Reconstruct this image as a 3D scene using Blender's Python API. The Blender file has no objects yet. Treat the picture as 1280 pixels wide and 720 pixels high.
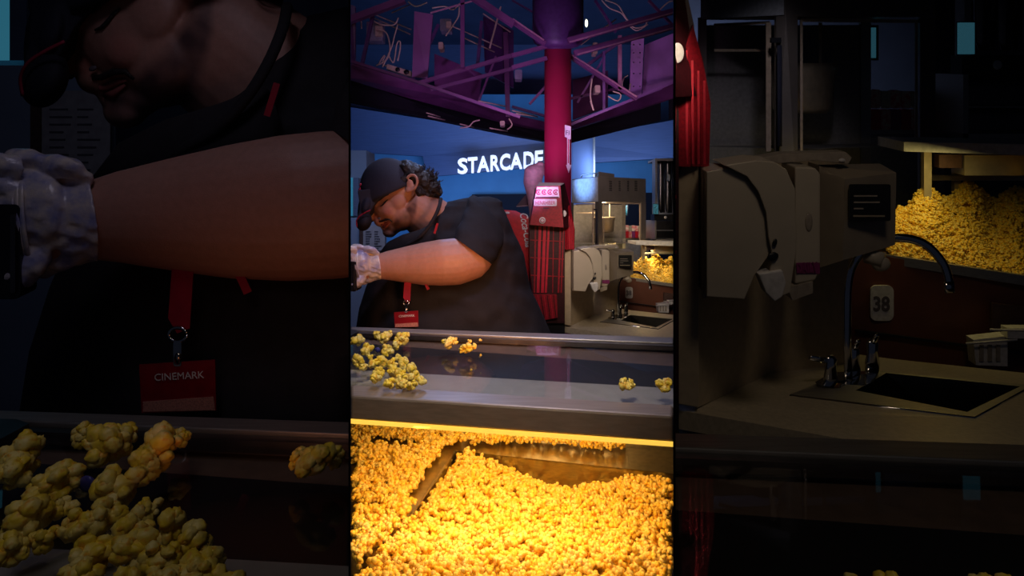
import bpy, bmesh, math, random
import numpy as np
from mathutils import Vector, Matrix, noise
random.seed(7)
rng = np.random.default_rng(11)
SC = bpy.context.scene
COL = SC.collection

# ------------------------------------------------------------------ camera
F, HZ, HC = 640.0, 270.0, 1.62          # focal length in px, horizon row, eye height
cam_d = bpy.data.cameras.new('camera'); cam = bpy.data.objects.new('camera', cam_d); COL.objects.link(cam)
cam.location = (0, 0, HC); cam.rotation_euler = (math.pi/2, 0, 0)
cam_d.sensor_width = 36; cam_d.lens = 36*F/1280; cam_d.shift_y = -(360-HZ)/1280.0
cam_d.clip_start = 0.02; cam_d.clip_end = 60
SC.camera = cam
SC.view_settings.view_transform = 'Standard'; SC.view_settings.look = 'None'
SC.view_settings.exposure = 0.0; SC.view_settings.gamma = 1.0; SC.view_settings.use_curve_mapping = False

# ------------------------------------------------------------------ world and lamps
w = bpy.data.worlds.new('world'); SC.world = w; w.use_nodes = True
w.node_tree.nodes['Background'].inputs[0].default_value = (0.25, 0.3, 0.5, 1)
w.node_tree.nodes['Background'].inputs[1].default_value = 0.02

def aim(o, tgt):
    o.rotation_euler = (Vector(tgt)-o.location).to_track_quat('-Z', 'Y').to_euler()
def area(name, loc, tgt, size, energy, color, sy=None, spread=math.pi):
    l = bpy.data.lights.new(name, 'AREA'); l.energy = energy; l.color = color; l.size = size; l.spread = spread
    if sy: l.shape = 'RECTANGLE'; l.size_y = sy
    o = bpy.data.objects.new(name, l); COL.objects.link(o); o.location = loc; aim(o, tgt); return o
def spot(name, loc, tgt, energy, color, angle=60, blend=.5, r=.05):
    l = bpy.data.lights.new(name, 'SPOT'); l.energy = energy; l.color = color; l.spot_size = math.radians(angle); l.spot_blend = blend; l.shadow_soft_size = r
    o = bpy.data.objects.new(name, l); COL.objects.link(o); o.location = loc; aim(o, tgt); return o
def point(name, loc, energy, color, r=.03):
    l = bpy.data.lights.new(name, 'POINT'); l.energy = energy; l.color = color; l.shadow_soft_size = r
    o = bpy.data.objects.new(name, l); COL.objects.link(o); o.location = loc; return o

# middle bay
area('case_lamp', (-.02, .90, 1.268), (-.02, 1.02, .9), .44, 1.6, (1, .58, .19), .10)
area('case_lamp_front', (.01, .84, 1.276), (.01, .80, .9), .34, .5, (1, .58, .19), .015)
area('case_lamp_rear', (.02, 1.2, 1.255), (.02, 1.05, .9), .5, .95, (1, .60, .20), .1)
spot('overhead_lamp', (.08, .62, 2.75), (-.12, 1.6, 1.45), 32, (.78, .68, 1.0), 42, .6, .12)
spot('service_lamp', (.12, .55, 1.95), (-.10, 1.5, 1.40), 9, (1, .66, .48), 36, .8, .1)
spot('arm_warm_fill', (.02, .95, 1.42), (-.15, 1.52, 1.48), 8.0, (1, .36, .10), 75, .8, .08)  # added spot; stands in for warm case light on the arm
spot('counter_fill', (0, .45, 2.15), (-.03, 1.02, 1.32), 26, (1, .84, .66), 46, .6, .1)  # added spot to light the strips and popcorn on the glass
area('rail_lamp', (0, 2.0, 3.0), (0, 1.1, 1.3), .3, 9, (.75, .72, 1.0))
spot('hood_rim_lamp', (-.35, 2.9, 2.5), (-.35, 1.7, 1.6), 16, (.25, .45, 1), 50, .6, .1)
area('wall_wash', (-.6, 6.6, 1.7), (-.4, 9, 2.4), 1.6, 80, (.13, .27, .72), .6)
area('wall_wash_right', (1.6, 7.4, 2.2), (1.9, 9, 2.8), 1.0, 22, (.2, .34, .75), .6)
spot('near_wall_fill', (-.5, 2.1, 2.5), (-.88, 3.0, 1.75), 22, (.4, .55, 1), 55, .8, .1)  # blue spot added to brighten the wall behind the worker
spot('canopy_uplight', (.1, 2.6, 1.75), (.0, 4.2, 2.9), 42, (.62, .28, .85), 80, .7, .15)
spot('canopy_uplight_right', (.9, 3.0, 2.0), (.95, 4.4, 2.8), 20, (.75, .42, .75), 60, .7, .1)
spot('canopy_key', (-.25, 1.2, 2.3), (-.1, 3.6, 3.0), 26, (.8, .6, 1), 65, .7, .15)
spot('column_lamp', (.1, 1.3, 2.2), (.31, 3.5, 2.25), 30, (1, .6, .65), 26, .7, .1)
spot('standee_lamp', (.15, 1.6, 2.2), (.12, 2.95, 1.6), 22, (1, .72, .72), 34, .7, .1)
spot('sink_lamp', (.42, 1.6, 2.25), (.62, 3.1, 1.25), 62, (1, .80, .58), 36, .7, .22)
spot('popper_side_fill', (.0, 3.9, 2.0), (.6, 4.15, 1.88), 45, (.18, .42, 1), 26, .6, .05)  # added blue spot; stands in for blue reflected by the steel side
spot('popper_front_fill', (.5, 2.5, 2.5), (.95, 4.2, 1.8), 30, (1, .85, .8), 42, .7, .1)  # added spot to bring up the dark hood and drink machine
point('popper_lamp', (.74, 4.22, 1.705), 4.5, (1, .74, .45))
area('candy_fill', (1.15, 4.75, 1.75), (1.15, 5.0, 1.5), .2, .8, (1, .9, .8))  # added so the packets behind the popper look lit
area('warmer_lamp', (1.12, 4.02, 1.395), (1.12, 4.1, 1.0), .25, 5.5, (1, .78, .36), .12)
spot('warmer_front_lamp', (.85, 3.2, 2.0), (1.1, 4.0, 1.25), 14, (1, .8, .45), 40, .7, .1)
# left bay: weak lamps added to light the enlarged copy dimly
spot('left_bay_fill', (-.55, .45, 2.7), (-.75, 1.1, 1.45), 4.0, (.75, .68, .9), 70, .7, .2)
spot('left_bay_glow', (-.35, .55, 1.36), (-.35, .95, 1.5), .5, (1, .35, .15), 110, .8, .1)
spot('left_bay_back', (-1.3, 1.4, 2.5), (-2.6, 3.1, 2.0), 3.5, (.5, .55, .8), 90, .7, .2)
spot('left_bay_counter_fill', (-.35, .2, 2.0), (-.42, .62, 1.3), 1.1, (1, .88, .75), 70, .7, .1)
# right bay: lamps likewise added, kept weak for a dim copy
spot('right_bay_fill', (.9, .8, 3.0), (1.2, 2.1, 1.2), 8.5, (1, .80, .6), 75, .7, .2)
area('right_bay_far_fill', (2.2, 5.0, 3.3), (2.1, 6.8, 2.2), .8, 14, (.55, .65, 1))
spot('right_bay_popper_fill', (.95, 1.5, 3.1), (1.6, 3.7, 2.1), 22, (.9, .85, 1), 45, .7, .1)
area('right_bay_warmer', (2.35, 2.8, 1.93), (2.3, 3.1, 1.4), .5, 1.3, (1, .8, .25), .2)
spot('right_bay_counter_fill', (.42, .2, 2.1), (.52, .62, 1.3), 1.6, (1, .85, .65), 70, .7, .1)
spot('right_bay_tower_fill', (.55, .9, 2.6), (.45, 1.6, 2.1), .45, (1, .6, .6), 50, .8, .1)

# ------------------------------------------------------------------ materials
def nt(name):
    m = bpy.data.materials.new(name); m.use_nodes = True
    return m, m.node_tree, m.node_tree.nodes['Principled BSDF']
def mat(name, c, rough=.5, metal=0.0, var=.12, scale=40, bump=0.0, bscale=None, emis=0, spec=.5, c2=None, stretch=None, coat=0, trans=0):
    m, t, b = nt(name)
    tc = t.nodes.new('ShaderNodeTexCoord'); nz = t.nodes.new('ShaderNodeTexNoise'); nz.inputs['Scale'].default_value = scale
    nz.inputs['Detail'].default_value = 4
    src = tc.outputs['Object']
    if stretch:
        mp = t.nodes.new('ShaderNodeMapping'); mp.inputs['Scale'].default_value = stretch
        t.links.new(src, mp.inputs[0]); src = mp.outputs[0]
    t.links.new(src, nz.inputs['Vector'])
    mx = t.nodes.new('ShaderNodeMix'); mx.data_type = 'RGBA'
    c2 = c2 or tuple(max(0, v*(1-2*var)) for v in c)
    mx.inputs[6].default_value = (*c, 1); mx.inputs[7].default_value = (*c2, 1)
    rp = t.nodes.new('ShaderNodeMapRange'); rp.inputs[1].default_value = .35; rp.inputs[2].default_value = .68
    t.links.new(nz.outputs[0], rp.inputs[0]); t.links.new(rp.outputs[0], mx.inputs[0])
    t.links.new(mx.outputs[2], b.inputs['Base Color'])
    b.inputs['Roughness'].default_value = rough; b.inputs['Metallic'].default_value = metal
    b.inputs['Specular IOR Level'].default_value = spec; b.inputs['Coat Weight'].default_value = coat
    b.inputs['Transmission Weight'].default_value = trans
    if bump:
        bn = t.nodes.new('ShaderNodeBump'); bn.inputs['Strength'].default_value = bump; bn.inputs['Distance'].default_value = .004
        n2 = t.nodes.new('ShaderNodeTexNoise'); n2.inputs['Scale'].default_value = bscale or scale; n2.inputs['Detail'].default_value = 5
        t.links.new(src, n2.inputs['Vector']); t.links.new(n2.outputs[0], bn.inputs['Height']); t.links.new(bn.outputs[0], b.inputs['Normal'])
    if emis:
        b.inputs['Emission Color'].default_value = (*c, 1); b.inputs['Emission Strength'].default_value = emis
    return m
def glass(name, tint=(1, 1, 1), rough=.02, ior=1.5, strength=1.0):
    m = bpy.data.materials.new(name); m.use_nodes = True; t = m.node_tree; t.nodes.clear()
    o = t.nodes.new('ShaderNodeOutputMaterial'); mx = t.nodes.new('ShaderNodeMixShader')
    tr = t.nodes.new('ShaderNodeBsdfTransparent'); tr.inputs[0].default_value = (*tint, 1)
    gl = t.nodes.new('ShaderNodeBsdfGlossy'); gl.inputs['Roughness'].default_value = rough
    fr = t.nodes.new('ShaderNodeFresnel'); fr.inputs[0].default_value = ior
    nz = t.nodes.new('ShaderNodeTexNoise'); nz.inputs['Scale'].default_value = 9
    ad = t.nodes.new('ShaderNodeMath'); ad.operation = 'MULTIPLY_ADD'; ad.inputs[1].default_value = .03; 
    t.links.new(nz.outputs[0], ad.inputs[0]); t.links.new(fr.outputs[0], ad.inputs[2])
    sc_ = t.nodes.new('ShaderNodeMath'); sc_.operation = 'MULTIPLY'; sc_.inputs[1].default_value = strength
    ge = t.nodes.new('ShaderNodeNewGeometry'); fb = t.nodes.new('ShaderNodeMath'); fb.operation = 'MULTIPLY_ADD'; fb.inputs[1].default_value = -strength; fb.inputs[2].default_value = strength
    t.links.new(ge.outputs['Backfacing'], fb.inputs[0]); t.links.new(fb.outputs[0], sc_.inputs[1])
    t.links.new(ad.outputs[0], sc_.inputs[0]); t.links.new(sc_.outputs[0], mx.inputs[0]); t.links.new(tr.outputs[0], mx.inputs[1]); t.links.new(gl.outputs[0], mx.inputs[2])
    t.links.new(mx.outputs[0], o.inputs[0]); return m
def attr_mat(name, rough=.5, bump=.3, bscale=300, sss=0, nscale=80, namt=.15):
    m, t, b = nt(name)
    a = t.nodes.new('ShaderNodeAttribute'); a.attribute_name = 'tone'
    tc = t.nodes.new('ShaderNodeTexCoord'); nz = t.nodes.new('ShaderNodeTexNoise'); nz.inputs['Scale'].default_value = nscale
    t.links.new(tc.outputs['Object'], nz.inputs['Vector'])
    hs = t.nodes.new('ShaderNodeHueSaturation'); mr = t.nodes.new('ShaderNodeMapRange'); mr.inputs[3].default_value = 1-namt; mr.inputs[4].default_value = 1+namt
    t.links.new(nz.outputs[0], mr.inputs[0]); t.links.new(mr.outputs[0], hs.inputs['Value']); t.links.new(a.outputs['Color'], hs.inputs['Color'])
    t.links.new(hs.outputs[0], b.inputs['Base Color']); b.inputs['Roughness'].default_value = rough
    b.inputs['Subsurface Weight'].default_value = sss; b.inputs['Subsurface Scale'].default_value = .01
    bn = t.nodes.new('ShaderNodeBump'); bn.inputs['Strength'].default_value = bump; bn.inputs['Distance'].default_value = .0015
    n2 = t.nodes.new('ShaderNodeTexNoise'); n2.inputs['Scale'].default_value = bscale
    t.links.new(tc.outputs['Object'], n2.inputs['Vector']); t.links.new(n2.outputs[0], bn.inputs['Height']); t.links.new(bn.outputs[0], b.inputs['Normal'])
    return m
def popcorn_mat(name, ca, cb, cc):
    m, t, b = nt(name)
    tc = t.nodes.new('ShaderNodeTexCoord')
    geo = t.nodes.new('ShaderNodeNewGeometry')
    n1 = t.nodes.new('ShaderNodeTexNoise'); n1.inputs['Scale'].default_value = 55; n1.inputs['Detail'].default_value = 2
    n2 = t.nodes.new('ShaderNodeTexNoise'); n2.inputs['Scale'].default_value = 150; n2.inputs['Detail'].default_value = 3
    t.links.new(geo.outputs['Position'], n1.inputs['Vector']); t.links.new(geo.outputs['Position'], n2.inputs['Vector'])
    r1 = t.nodes.new('ShaderNodeMapRange'); r1.inputs[1].default_value = .4; r1.inputs[2].default_value = .65
    t.links.new(n1.outputs[0], r1.inputs[0])
    r2 = t.nodes.new('ShaderNodeMapRange'); r2.inputs[1].default_value = .54; r2.inputs[2].default_value = .68
    t.links.new(n2.outputs[0], r2.inputs[0])
    m1 = t.nodes.new('ShaderNodeMix'); m1.data_type = 'RGBA'; m1.inputs[6].default_value = (*ca, 1); m1.inputs[7].default_value = (*cb, 1)
    m2 = t.nodes.new('ShaderNodeMix'); m2.data_type = 'RGBA'; m2.inputs[7].default_value = (*cc, 1)
    t.links.new(r1.outputs[0], m1.inputs[0]); t.links.new(m1.outputs[2], m2.inputs[6]); t.links.new(r2.outputs[0], m2.inputs[0])
    t.links.new(m2.outputs[2], b.inputs['Base Color']); b.inputs['Roughness'].default_value = .5
    bn = t.nodes.new('ShaderNodeBump'); bn.inputs['Strength'].default_value = .35; bn.inputs['Distance'].default_value = .002
    t.links.new(n2.outputs[0], bn.inputs['Height']); t.links.new(bn.outputs[0], b.inputs['Normal'])
    return m

M = {}
M['popcorn'] = popcorn_mat('buttered_popcorn', (.93, .60, .05), (.93, .74, .24), (.88, .40, .02))
M['popcorn_pale'] = popcorn_mat('popcorn_pale', (.88, .64, .045), (.85, .70, .24), (.80, .42, .04))
M['steel'] = mat('brushed_steel', (.42, .39, .37), .42, .75, .10, 14, .05, 220, stretch=(1, 12, 12))
M['steel_warm'] = mat('warm_brushed_steel', (.38, .30, .25), .42, .6, .10, 14, .05, 220, stretch=(1, 12, 12))
M['steel_dark'] = mat('dark_steel', (.22, .20, .20), .38, 1, .12, 20)
M['chrome'] = mat('chrome', (.75, .74, .72), .10, 1, .05)
M['tray'] = mat('bin_steel', (.55, .50, .40), .28, 1, .1, 18, stretch=(4, 4, 16))
M['glass'] = glass('clear_glass')
M['glass_top'] = glass('counter_glass', (.95, .95, .95), .02, 1.5, .75)
M['deck_brown'] = mat('deck_brown', (.17, .11, .08), .5)
M['deck_reflection'] = mat('deck_reflection', (.010, .009, .012), .6)  # near-black stands in for the dark reflection in the glass
M['deck_grey'] = mat('deck_grey', (.34, .33, .32), .5, 0, .06)
M['strip'] = mat('warm_strip', (1, .62, .08), .4, emis=.9)
M['cloth'] = mat('black_cotton', (.019, .017, .021), .85, 0, .1, 30, .8, 25, spec=.25)
M['cap'] = mat('cap_twill', (.020, .022, .045), .8, 0, .1, 200, .3, 600)
M['lips'] = mat('lip_skin', (.34, .10, .09), .45)
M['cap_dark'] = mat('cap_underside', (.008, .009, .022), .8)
M['panel_grey'] = mat('inner_panel', (.32, .30, .29), .6)
M['panel_white'] = mat('pale_panel', (.62, .64, .68), .45)
M['cap_red'] = mat('cap_red', (.35, .01, .05), .6)
M['hair'] = mat('dark_hair', (.018, .013, .012), .55, 0, .2, 60, .9, 260)
M['skin'] = attr_mat('skin', .5, .25, 350, .12)
M['glove'] = mat('clear_glove', (.70, .62, .55), .25, 0, .25, 35, .7, 45, c2=(.28, .30, .55))
M['red'] = mat('red_ribbon', (.34, .006, .028), .5)
M['badge'] = mat('badge_red', (.25, .006, .015), .35)
M['white'] = mat('white_print', (.75, .72, .72), .5)
M['pinkprint'] = mat('badge_strip', (.60, .25, .2), .5, 0, .2, 300)
M['black'] = mat('black_plastic', (.012, .012, .016), .4)
M['wall'] = mat('wall_paint', (.28, .32, .42), .8, 0, .06, 3)
M['wall_teal'] = mat('wall_teal', (.14, .36, .50), .8, 0, .06, 3)
M['wall_dark'] = mat('fascia_paint', (.14, .17, .26), .7, 0, .08, 4, stretch=(1, 1, 30))
M['shade_black'] = mat('recess_shade', (.008, .008, .012), .9)  # near-black colour stands in for shade in openings and gaps
M['partition'] = mat('partition_black', (.006, .006, .007), .9)
M['sign'] = mat('sign_letters', (.85, .88, 1), .4, emis=.85)
M['purple'] = mat('canopy_purple', (.17, .05, .15), .5, 0, .15, 6)
M['lilac'] = mat('canopy_lilac', (.34, .16, .40), .45, 0, .12, 8)
M['pink_edge'] = mat('canopy_light_edge', (.42, .20, .26), .5)
M['drum'] = mat('drum_purple', (.085, .03, .12), .5)
M['column'] = mat('column_red', (.50, .02, .085), .45, 0, .08, 6)
M['beige'] = mat('beige_conduit', (.55, .42, .30), .5)
M['wire'] = mat('cable_buff', (.65, .52, .36), .55)
M['box_grey'] = mat('junction_grey', (.22, .22, .26), .5)
M['lampglow'] = mat('lamp_glow', (1, .95, .7), .4, emis=2.5)
M['winblue'] = mat('lit_window', (.06, .34, .50), .4, emis=.30)
M['cyan'] = mat('screen_cyan', (.10, .40, .55), .3, 0, .5, 60, emis=.12)
M['coke'] = mat('cooler_red', (.62, .01, .025), .35)
M['tower_red'] = mat('standee_red', (.36, .006, .02), .5, 0, .2, 90)
M['tower_dark'] = mat('standee_dark', (.05, .004, .01), .5, 0, .3, 60)
M['tower_bright'] = mat('standee_bright', (.62, .012, .04), .5)
M['pink'] = mat('pale_pink', (.85, .55, .55), .5)
M['laminate'] = mat('beige_laminate', (.50, .40, .27), .45, 0, .08, 30)
M['laminate_top'] = mat('counter_laminate', (.50, .42, .31), .35, 0, .10, 60)
M['disp'] = mat('dispenser_plastic', (.55, .48, .38), .3, 0, .04, 10, coat=.2)
M['disp_dark'] = mat('dispenser_grey', (.40, .34, .28), .35)
M['magenta'] = mat('magenta_print', (.28, .03, .16), .5)
M['soapbox'] = mat('soap_steel', (.40, .33, .25), .4, .3, .08, 10)
M['label'] = mat('black_label', (.012, .012, .012), .35)
M['sinkdark'] = mat('sink_steel', (.17, .16, .14), .3, 1, .1, 20)
M['cabinet'] = mat('cabinet_brown', (.17, .055, .03), .45, 0, .1, 10)
M['hood'] = mat('popper_hood', (.20, .17, .15), .45, .2, .08, 10)
M['kettle'] = mat('kettle_steel', (.62, .50, .34), .35, .45, .1, 20)
M['paper'] = mat('notice_paper', (.42, .36, .36), .7, 0, .1, 20)
M['ink'] = mat('ink', (.12, .10, .12), .7)
M['brown'] = mat('brown_frame', (.10, .05, .04), .5)
M['candy'] = mat('candy_wrap', (.75, .12, .12), .4, 0, .5, 35, c2=(.85, .75, .55))
M['blueball'] = mat('blue_candy', (.06, .06, .30), .3)
M['floor'] = mat('floor_tile', (.05, .045, .05), .5, 0, .2, 3)
M['ceiling'] = mat('ceiling_paint', (.05, .06, .10), .9, 0, .1, 3)

# ------------------------------------------------------------------ places: middle bay and the two side bays
# geometry is drafted in (px, py, d): picture column and row at distance d from the eye, then turned into metres
def P(px, py, d): return Vector(((px-640)/F*d, d, HC-(py-HZ)/F*d))
ZM = 1280/405.0
def zx(px): return 640+(px-640)*ZM
def zy(py): return 360+(py-360)*ZM
class Bay:
    def __init__(s, name, lo, hi, dm=None): s.name, s.lo, s.hi, s.dm = name, lo, hi, dm
    def __call__(s, px, py, d):
        if s.dm is None: return P(px, py, d)
        return P(zx(px), zy(py), s.dm(d))
def dm_counter(d):
    f = lambda d: F*.33/(ZM*F*.30/d-194.4*ZM/3.16)
    return f(d) if d < 1.9 else f(1.9)+(d-1.9)*1.2
def dm_station(d):
    f = lambda d: F*.683/(ZM*F*.65/d-194.4*ZM/3.16)
    return f(d) if d < 4.4 else f(4.4)+(d-4.4)*.8
MID = Bay('mid', 438.6, 841.4)
LEFT = Bay('left', 424, 575.8, dm_counter)
RIGHT = Bay('right', 704.2, 872, dm_station)
RCASE = Bay('right', 704.2, 878, dm_counter)

def ext(p, dd):
    px, py, d = p; k = d/(d+dd)
    return (640+(px-640)*k, HZ+(py-HZ)*k, d+dd)

class MB:
    def __init__(s): s.v = []; s.f = []; s.c = []; s.tone = None
    def add(s, vs, fs, ):
        n = len(s.v); s.v += [tuple(v) for v in vs]; s.f += [tuple(i+n for i in f) for f in fs]; return s
    def prism(s, pts, dd, d=None):
        if d is not None: pts = [(p[0], p[1], d) for p in pts]
        n = len(pts); bk = [ext(p, dd) for p in pts]
        fs = [tuple(range(n)), tuple(range(2*n-1, n-1, -1))]+[(i, i+n, (i+1) % n+n, (i+1) % n) for i in range(n)]
        return s.add(list(pts)+bk, fs)
    def box(s, x0, y0, x1, y1, d, dd): return s.prism([(x0, y0), (x1, y0), (x1, y1), (x0, y1)], dd, d)
    def rbox(s, x0, y0, x1, y1, d, dd, r, n=5):
        pts = []
        for cx, cy, a0 in ((x1-r, y0+r, -90), (x1-r, y1-r, 0), (x0+r, y1-r, 90), (x0+r, y0+r, 180)):
            for i in range(n+1):
                a = math.radians(a0+90*i/n); pts.append((cx+r*math.cos(a), cy+r*math.sin(a)))
        return s.prism(pts, dd, d)
    def ell(s, c, r, rot=0, seg=20, rings=12):
        cx, cy, cd = c; rx, ry, rz = r; ca, sa = math.cos(rot), math.sin(rot); vs = [];
        for j in range(rings+1):
            t = math.pi*j/rings
            for i in range(seg):
                a = 2*math.pi*i/seg; x = rx*math.sin(t)*math.cos(a); z = rz*math.sin(t)*math.sin(a); y = ry*math.cos(t)
                vs.append((cx+x*ca-y*sa, cy+x*sa+y*ca, cd+z*cd/F))
        fs = [(j*seg+i, j*seg+(i+1) % seg, (j+1)*seg+(i+1) % seg, (j+1)*seg+i) for j in range(rings) for i in range(seg)]
        return s.add(vs, fs)
    def tube(s, path, r, seg=8, cap=True):
        pts = [Vector((p[0], p[1], p[2]*F/path[0][2])) for p in path]; n = len(pts); s0 = path[0][2]/F
        rs = r if isinstance(r, (list, tuple)) else [r]*n; vs = []
        up = Vector((0.13, .27, 1)).normalized()
        for i, p in enumerate(pts):
            t = (pts[min(i+1, n-1)]-pts[max(i-1, 0)]).normalized()
            a = t.cross(up);
            if a.length < .05: a = t.cross(Vector((1, 0, 0)))
            a.normalize(); b = t.cross(a)
            for k in range(seg):
                an = 2*math.pi*k/seg; q = p+(a*math.cos(an)+b*math.sin(an))*rs[i]; vs.append((q.x, q.y, q.z*s0))
        fs = [(i*seg+k, i*seg+(k+1) % seg, (i+1)*seg+(k+1) % seg, (i+1)*seg+k) for i in range(n-1) for k in range(seg)]
        if cap: fs += [tuple(range(seg)), tuple(range((n-1)*seg, n*seg))]
        return s.add(vs, fs)
    def bar(s, a, b, wd, dp=None):          # rectangular beam, wd px wide
        dp = dp or wd
        A = Vector((a[0], a[1])); B = Vector((b[0], b[1])); t = (B-A).normalized(); nrm = Vector((-t.y, t.x))*wd/2
        pts = [(A.x+nrm.x, A.y+nrm.y, a[2]), (B.x+nrm.x, B.y+nrm.y, b[2]), (B.x-nrm.x, B.y-nrm.y, b[2]), (A.x-nrm.x, A.y-nrm.y, a[2])]
        return s.prism(pts, dp*a[2]/F)
    def loft(s, rings, seg=32, cap=True, sq=1.0):   # rings: (cx, cy, d, rx, rz_px, tilt)
        vs = []
        for cx, cy, d, rx, rz, tl in rings:
            for k in range(seg):
                a = 2*math.pi*k/seg; ca, sa = math.cos(a), math.sin(a); vs.append((cx+rx*math.copysign(abs(ca)**sq, ca), cy+tl*ca, d+rz*math.copysign(abs(sa)**sq, sa)*d/F))
        n = len(rings)
        fs = [(i*seg+k, i*seg+(k+1) % seg, (i+1)*seg+(k+1) % seg, (i+1)*seg+k) for i in range(n-1) for k in range(seg)]
        if cap: fs += [tuple(range(seg)), tuple(range((n-1)*seg, n*seg))]
        return s.add(vs, fs)
    def lathe(s, cx, d, prof, seg=24, cap=True): return s.loft([(cx, y, d, r, r, 0) for r, y in prof], seg, cap)

def remeshed(mb, d0, voxel, smooth=6, dec=None):
    me = bpy.data.meshes.new('tmp'); me.from_pydata([(v[0], -v[1], (v[2]-d0)*F/d0) for v in mb.v], [], mb.f)
    b = bmesh.new(); b.from_mesh(me); bmesh.ops.recalc_face_normals(b, faces=b.faces); b.to_mesh(me); b.free()
    o = bpy.data.objects.new('tmp', me); COL.objects.link(o)
    r = o.modifiers.new('r', 'REMESH'); r.mode = 'VOXEL'; r.voxel_size = voxel
    sm = o.modifiers.new('s', 'SMOOTH'); sm.iterations = smooth; sm.factor = .5
    dg = bpy.context.evaluated_depsgraph_get(); me2 = bpy.data.meshes.new_from_object(o.evaluated_get(dg))
    out = MB(); out.v = [(v.co.x, -v.co.y, d0+v.co.z*d0/F) for v in me2.vertices]; out.f = [tuple(p.vertices) for p in me2.polygons]
    bpy.data.objects.remove(o); bpy.data.meshes.remove(me); bpy.data.meshes.remove(me2)
    return out

def setp(o, label=None, cat=None, group=None, kind=None):
    if label: o['label'] = label
    if cat: o['category'] = cat
    if group: o['group'] = group
    if kind: o['kind'] = kind
    return o
def part(name, mb, m, parent, bay, smooth=False, bevel=0, tone=None):
    if not mb.v: return None
    b = bmesh.new(); lay = b.verts.layers.float_color.new('tone') if tone else None
    vs = [b.verts.new(v) for v in mb.v]
    for f in mb.f:
        try: b.faces.new([vs[i] for i in f])
        except ValueError: pass
    bmesh.ops.remove_doubles(b, verts=b.verts, dist=1e-5)
    for x, sgn in ((bay.lo, -1), (bay.hi, 1)):
        xs = [v.co.x for v in b.verts]
        if not xs: break
        if (sgn < 0 and min(xs) < x) or (sgn > 0 and max(xs) > x):
            g = b.verts[:]+b.edges[:]+b.faces[:]
            r = bmesh.ops.bisect_plane(b, geom=g, plane_co=(x, 0, 0), plane_no=(sgn, 0, 0), clear_outer=True)
            ed = [e for e in r['geom_cut'] if isinstance(e, bmesh.types.BMEdge)]
            if ed: bmesh.ops.holes_fill(b, edges=ed)
    if not b.faces: b.free(); return None
    if tone:
        for v in b.verts: v[lay] = (*tone(v.co.x, v.co.y, v.co.z), 1)
    base = parent.location if parent and parent.parent is None else (parent.parent.location if parent else Vector())
    # nested children: all objects keep their origin at the thing's base
    wp = [bay(*v.co) for v in b.verts]
    origin = Vector(base) if parent else sum(wp, Vector())/len(wp)
    for v, q in zip(b.verts, wp): v.co = q-origin
    bmesh.ops.recalc_face_normals(b, faces=b.faces)
    me = bpy.data.meshes.new(name); b.to_mesh(me); b.free()
    me.materials.append(m)
    if smooth: 
        me.polygons.foreach_set('use_smooth', [True]*len(me.polygons))
    o = bpy.data.objects.new(name, me); COL.objects.link(o)
    if parent: o.parent = parent
    else: o.location = origin
    if bevel:
        bv = o.modifiers.new('b', 'BEVEL'); bv.width = bevel; bv.segments = 2; bv.limit_method = 'ANGLE'
    return o
def thing(name, label, cat, base, bay, group=None):
    o = bpy.data.objects.new(name, None); COL.objects.link(o); o.empty_display_size = .05
    o.location = bay(*base); return setp(o, label, cat, group)
def close(t):
    if t and not t.children: bpy.data.objects.remove(t)

_tc = {}
def text_mb(txt, px, py, d, size, ang=0, shear=0, thick=.004, sx=1, align='LEFT', bold=0):
    key = (txt, shear, align, bold)
    if key not in _tc:
        c = bpy.data.curves.new('t', 'FONT'); c.body = txt; c.size = 1; c.extrude = .5; c.shear = shear; c.align_x = align; c.resolution_u = 3; c.offset = bold
        o = bpy.data.objects.new('t', c); COL.objects.link(o)
        me = bpy.data.meshes.new_from_object(o.evaluated_get(bpy.context.evaluated_depsgraph_get()))
        _tc[key] = ([v.co.copy() for v in me.vertices], [tuple(p.vertices) for p in me.polygons])
        bpy.data.objects.remove(o); bpy.data.curves.remove(c); bpy.data.meshes.remove(me)
    vs, fs = _tc[key]; ca, sa = math.cos(ang), math.sin(ang); out = []
    for v in vs:
        x = v.x*size*sx; y = -v.y*size; x, y = x*ca-y*sa, x*sa+y*ca
        out.append(ext((px+x, py+y, d), (.5-v.z)*thick))
    return MB().add(out, fs)

# ------------------------------------------------------------------ setting
def world_box(name, x0, x1, y0, y1, z0, z1, m, kind='structure'):
    vs = [(x, y, z) for z in (z0, z1) for y in (y0, y1) for x in (x0, x1)]
    fs = [(0, 1, 3, 2), (4, 6, 7, 5), (0, 4, 5, 1), (2, 3, 7, 6), (0, 2, 6, 4), (1, 5, 7, 3)]
    me = bpy.data.meshes.new(name); me.from_pydata(vs, [], fs); me.materials.append(m)
    o = bpy.data.objects.new(name, me); COL.objects.link(o); o['kind'] = kind; return o
world_box('floor', -9, 9, -1.5, 10.2, -.1, 0, M['floor'])
world_box('ceiling', -9, 9, -1.5, 10.2, 5.0, 5.1, M['ceiling'])
world_box('wall_left', -9.1, -9, -1.5, 10.2, 0, 5, M['wall_dark'])
world_box('wall_right', 9, 9.1, -1.5, 10.2, 0, 5, M['wall_dark'])
world_box('wall_back', -9, 9, 10.1, 10.2, 0, 5, M['wall_dark'])
def partition(name, pa, pb):
    y0, y1 = .42, 9.6; vs = []
    for z in (0, 4.98):
        for px, y in ((pa, y0), (pb, y0), (pb, y1), (pa, y1)): vs.append(((px-640)/F*y, y, z))
    me = bpy.data.meshes.new(name); me.from_pydata(vs, [], [(0, 1, 2, 3), (7, 6, 5, 4), (0, 4, 5, 1), (1, 5, 6, 2), (2, 6, 7, 3), (3, 7, 4, 0)])
    me.materials.append(M['partition']); o = bpy.data.objects.new(name, me); COL.objects.link(o); o['kind'] = 'structure'
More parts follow.
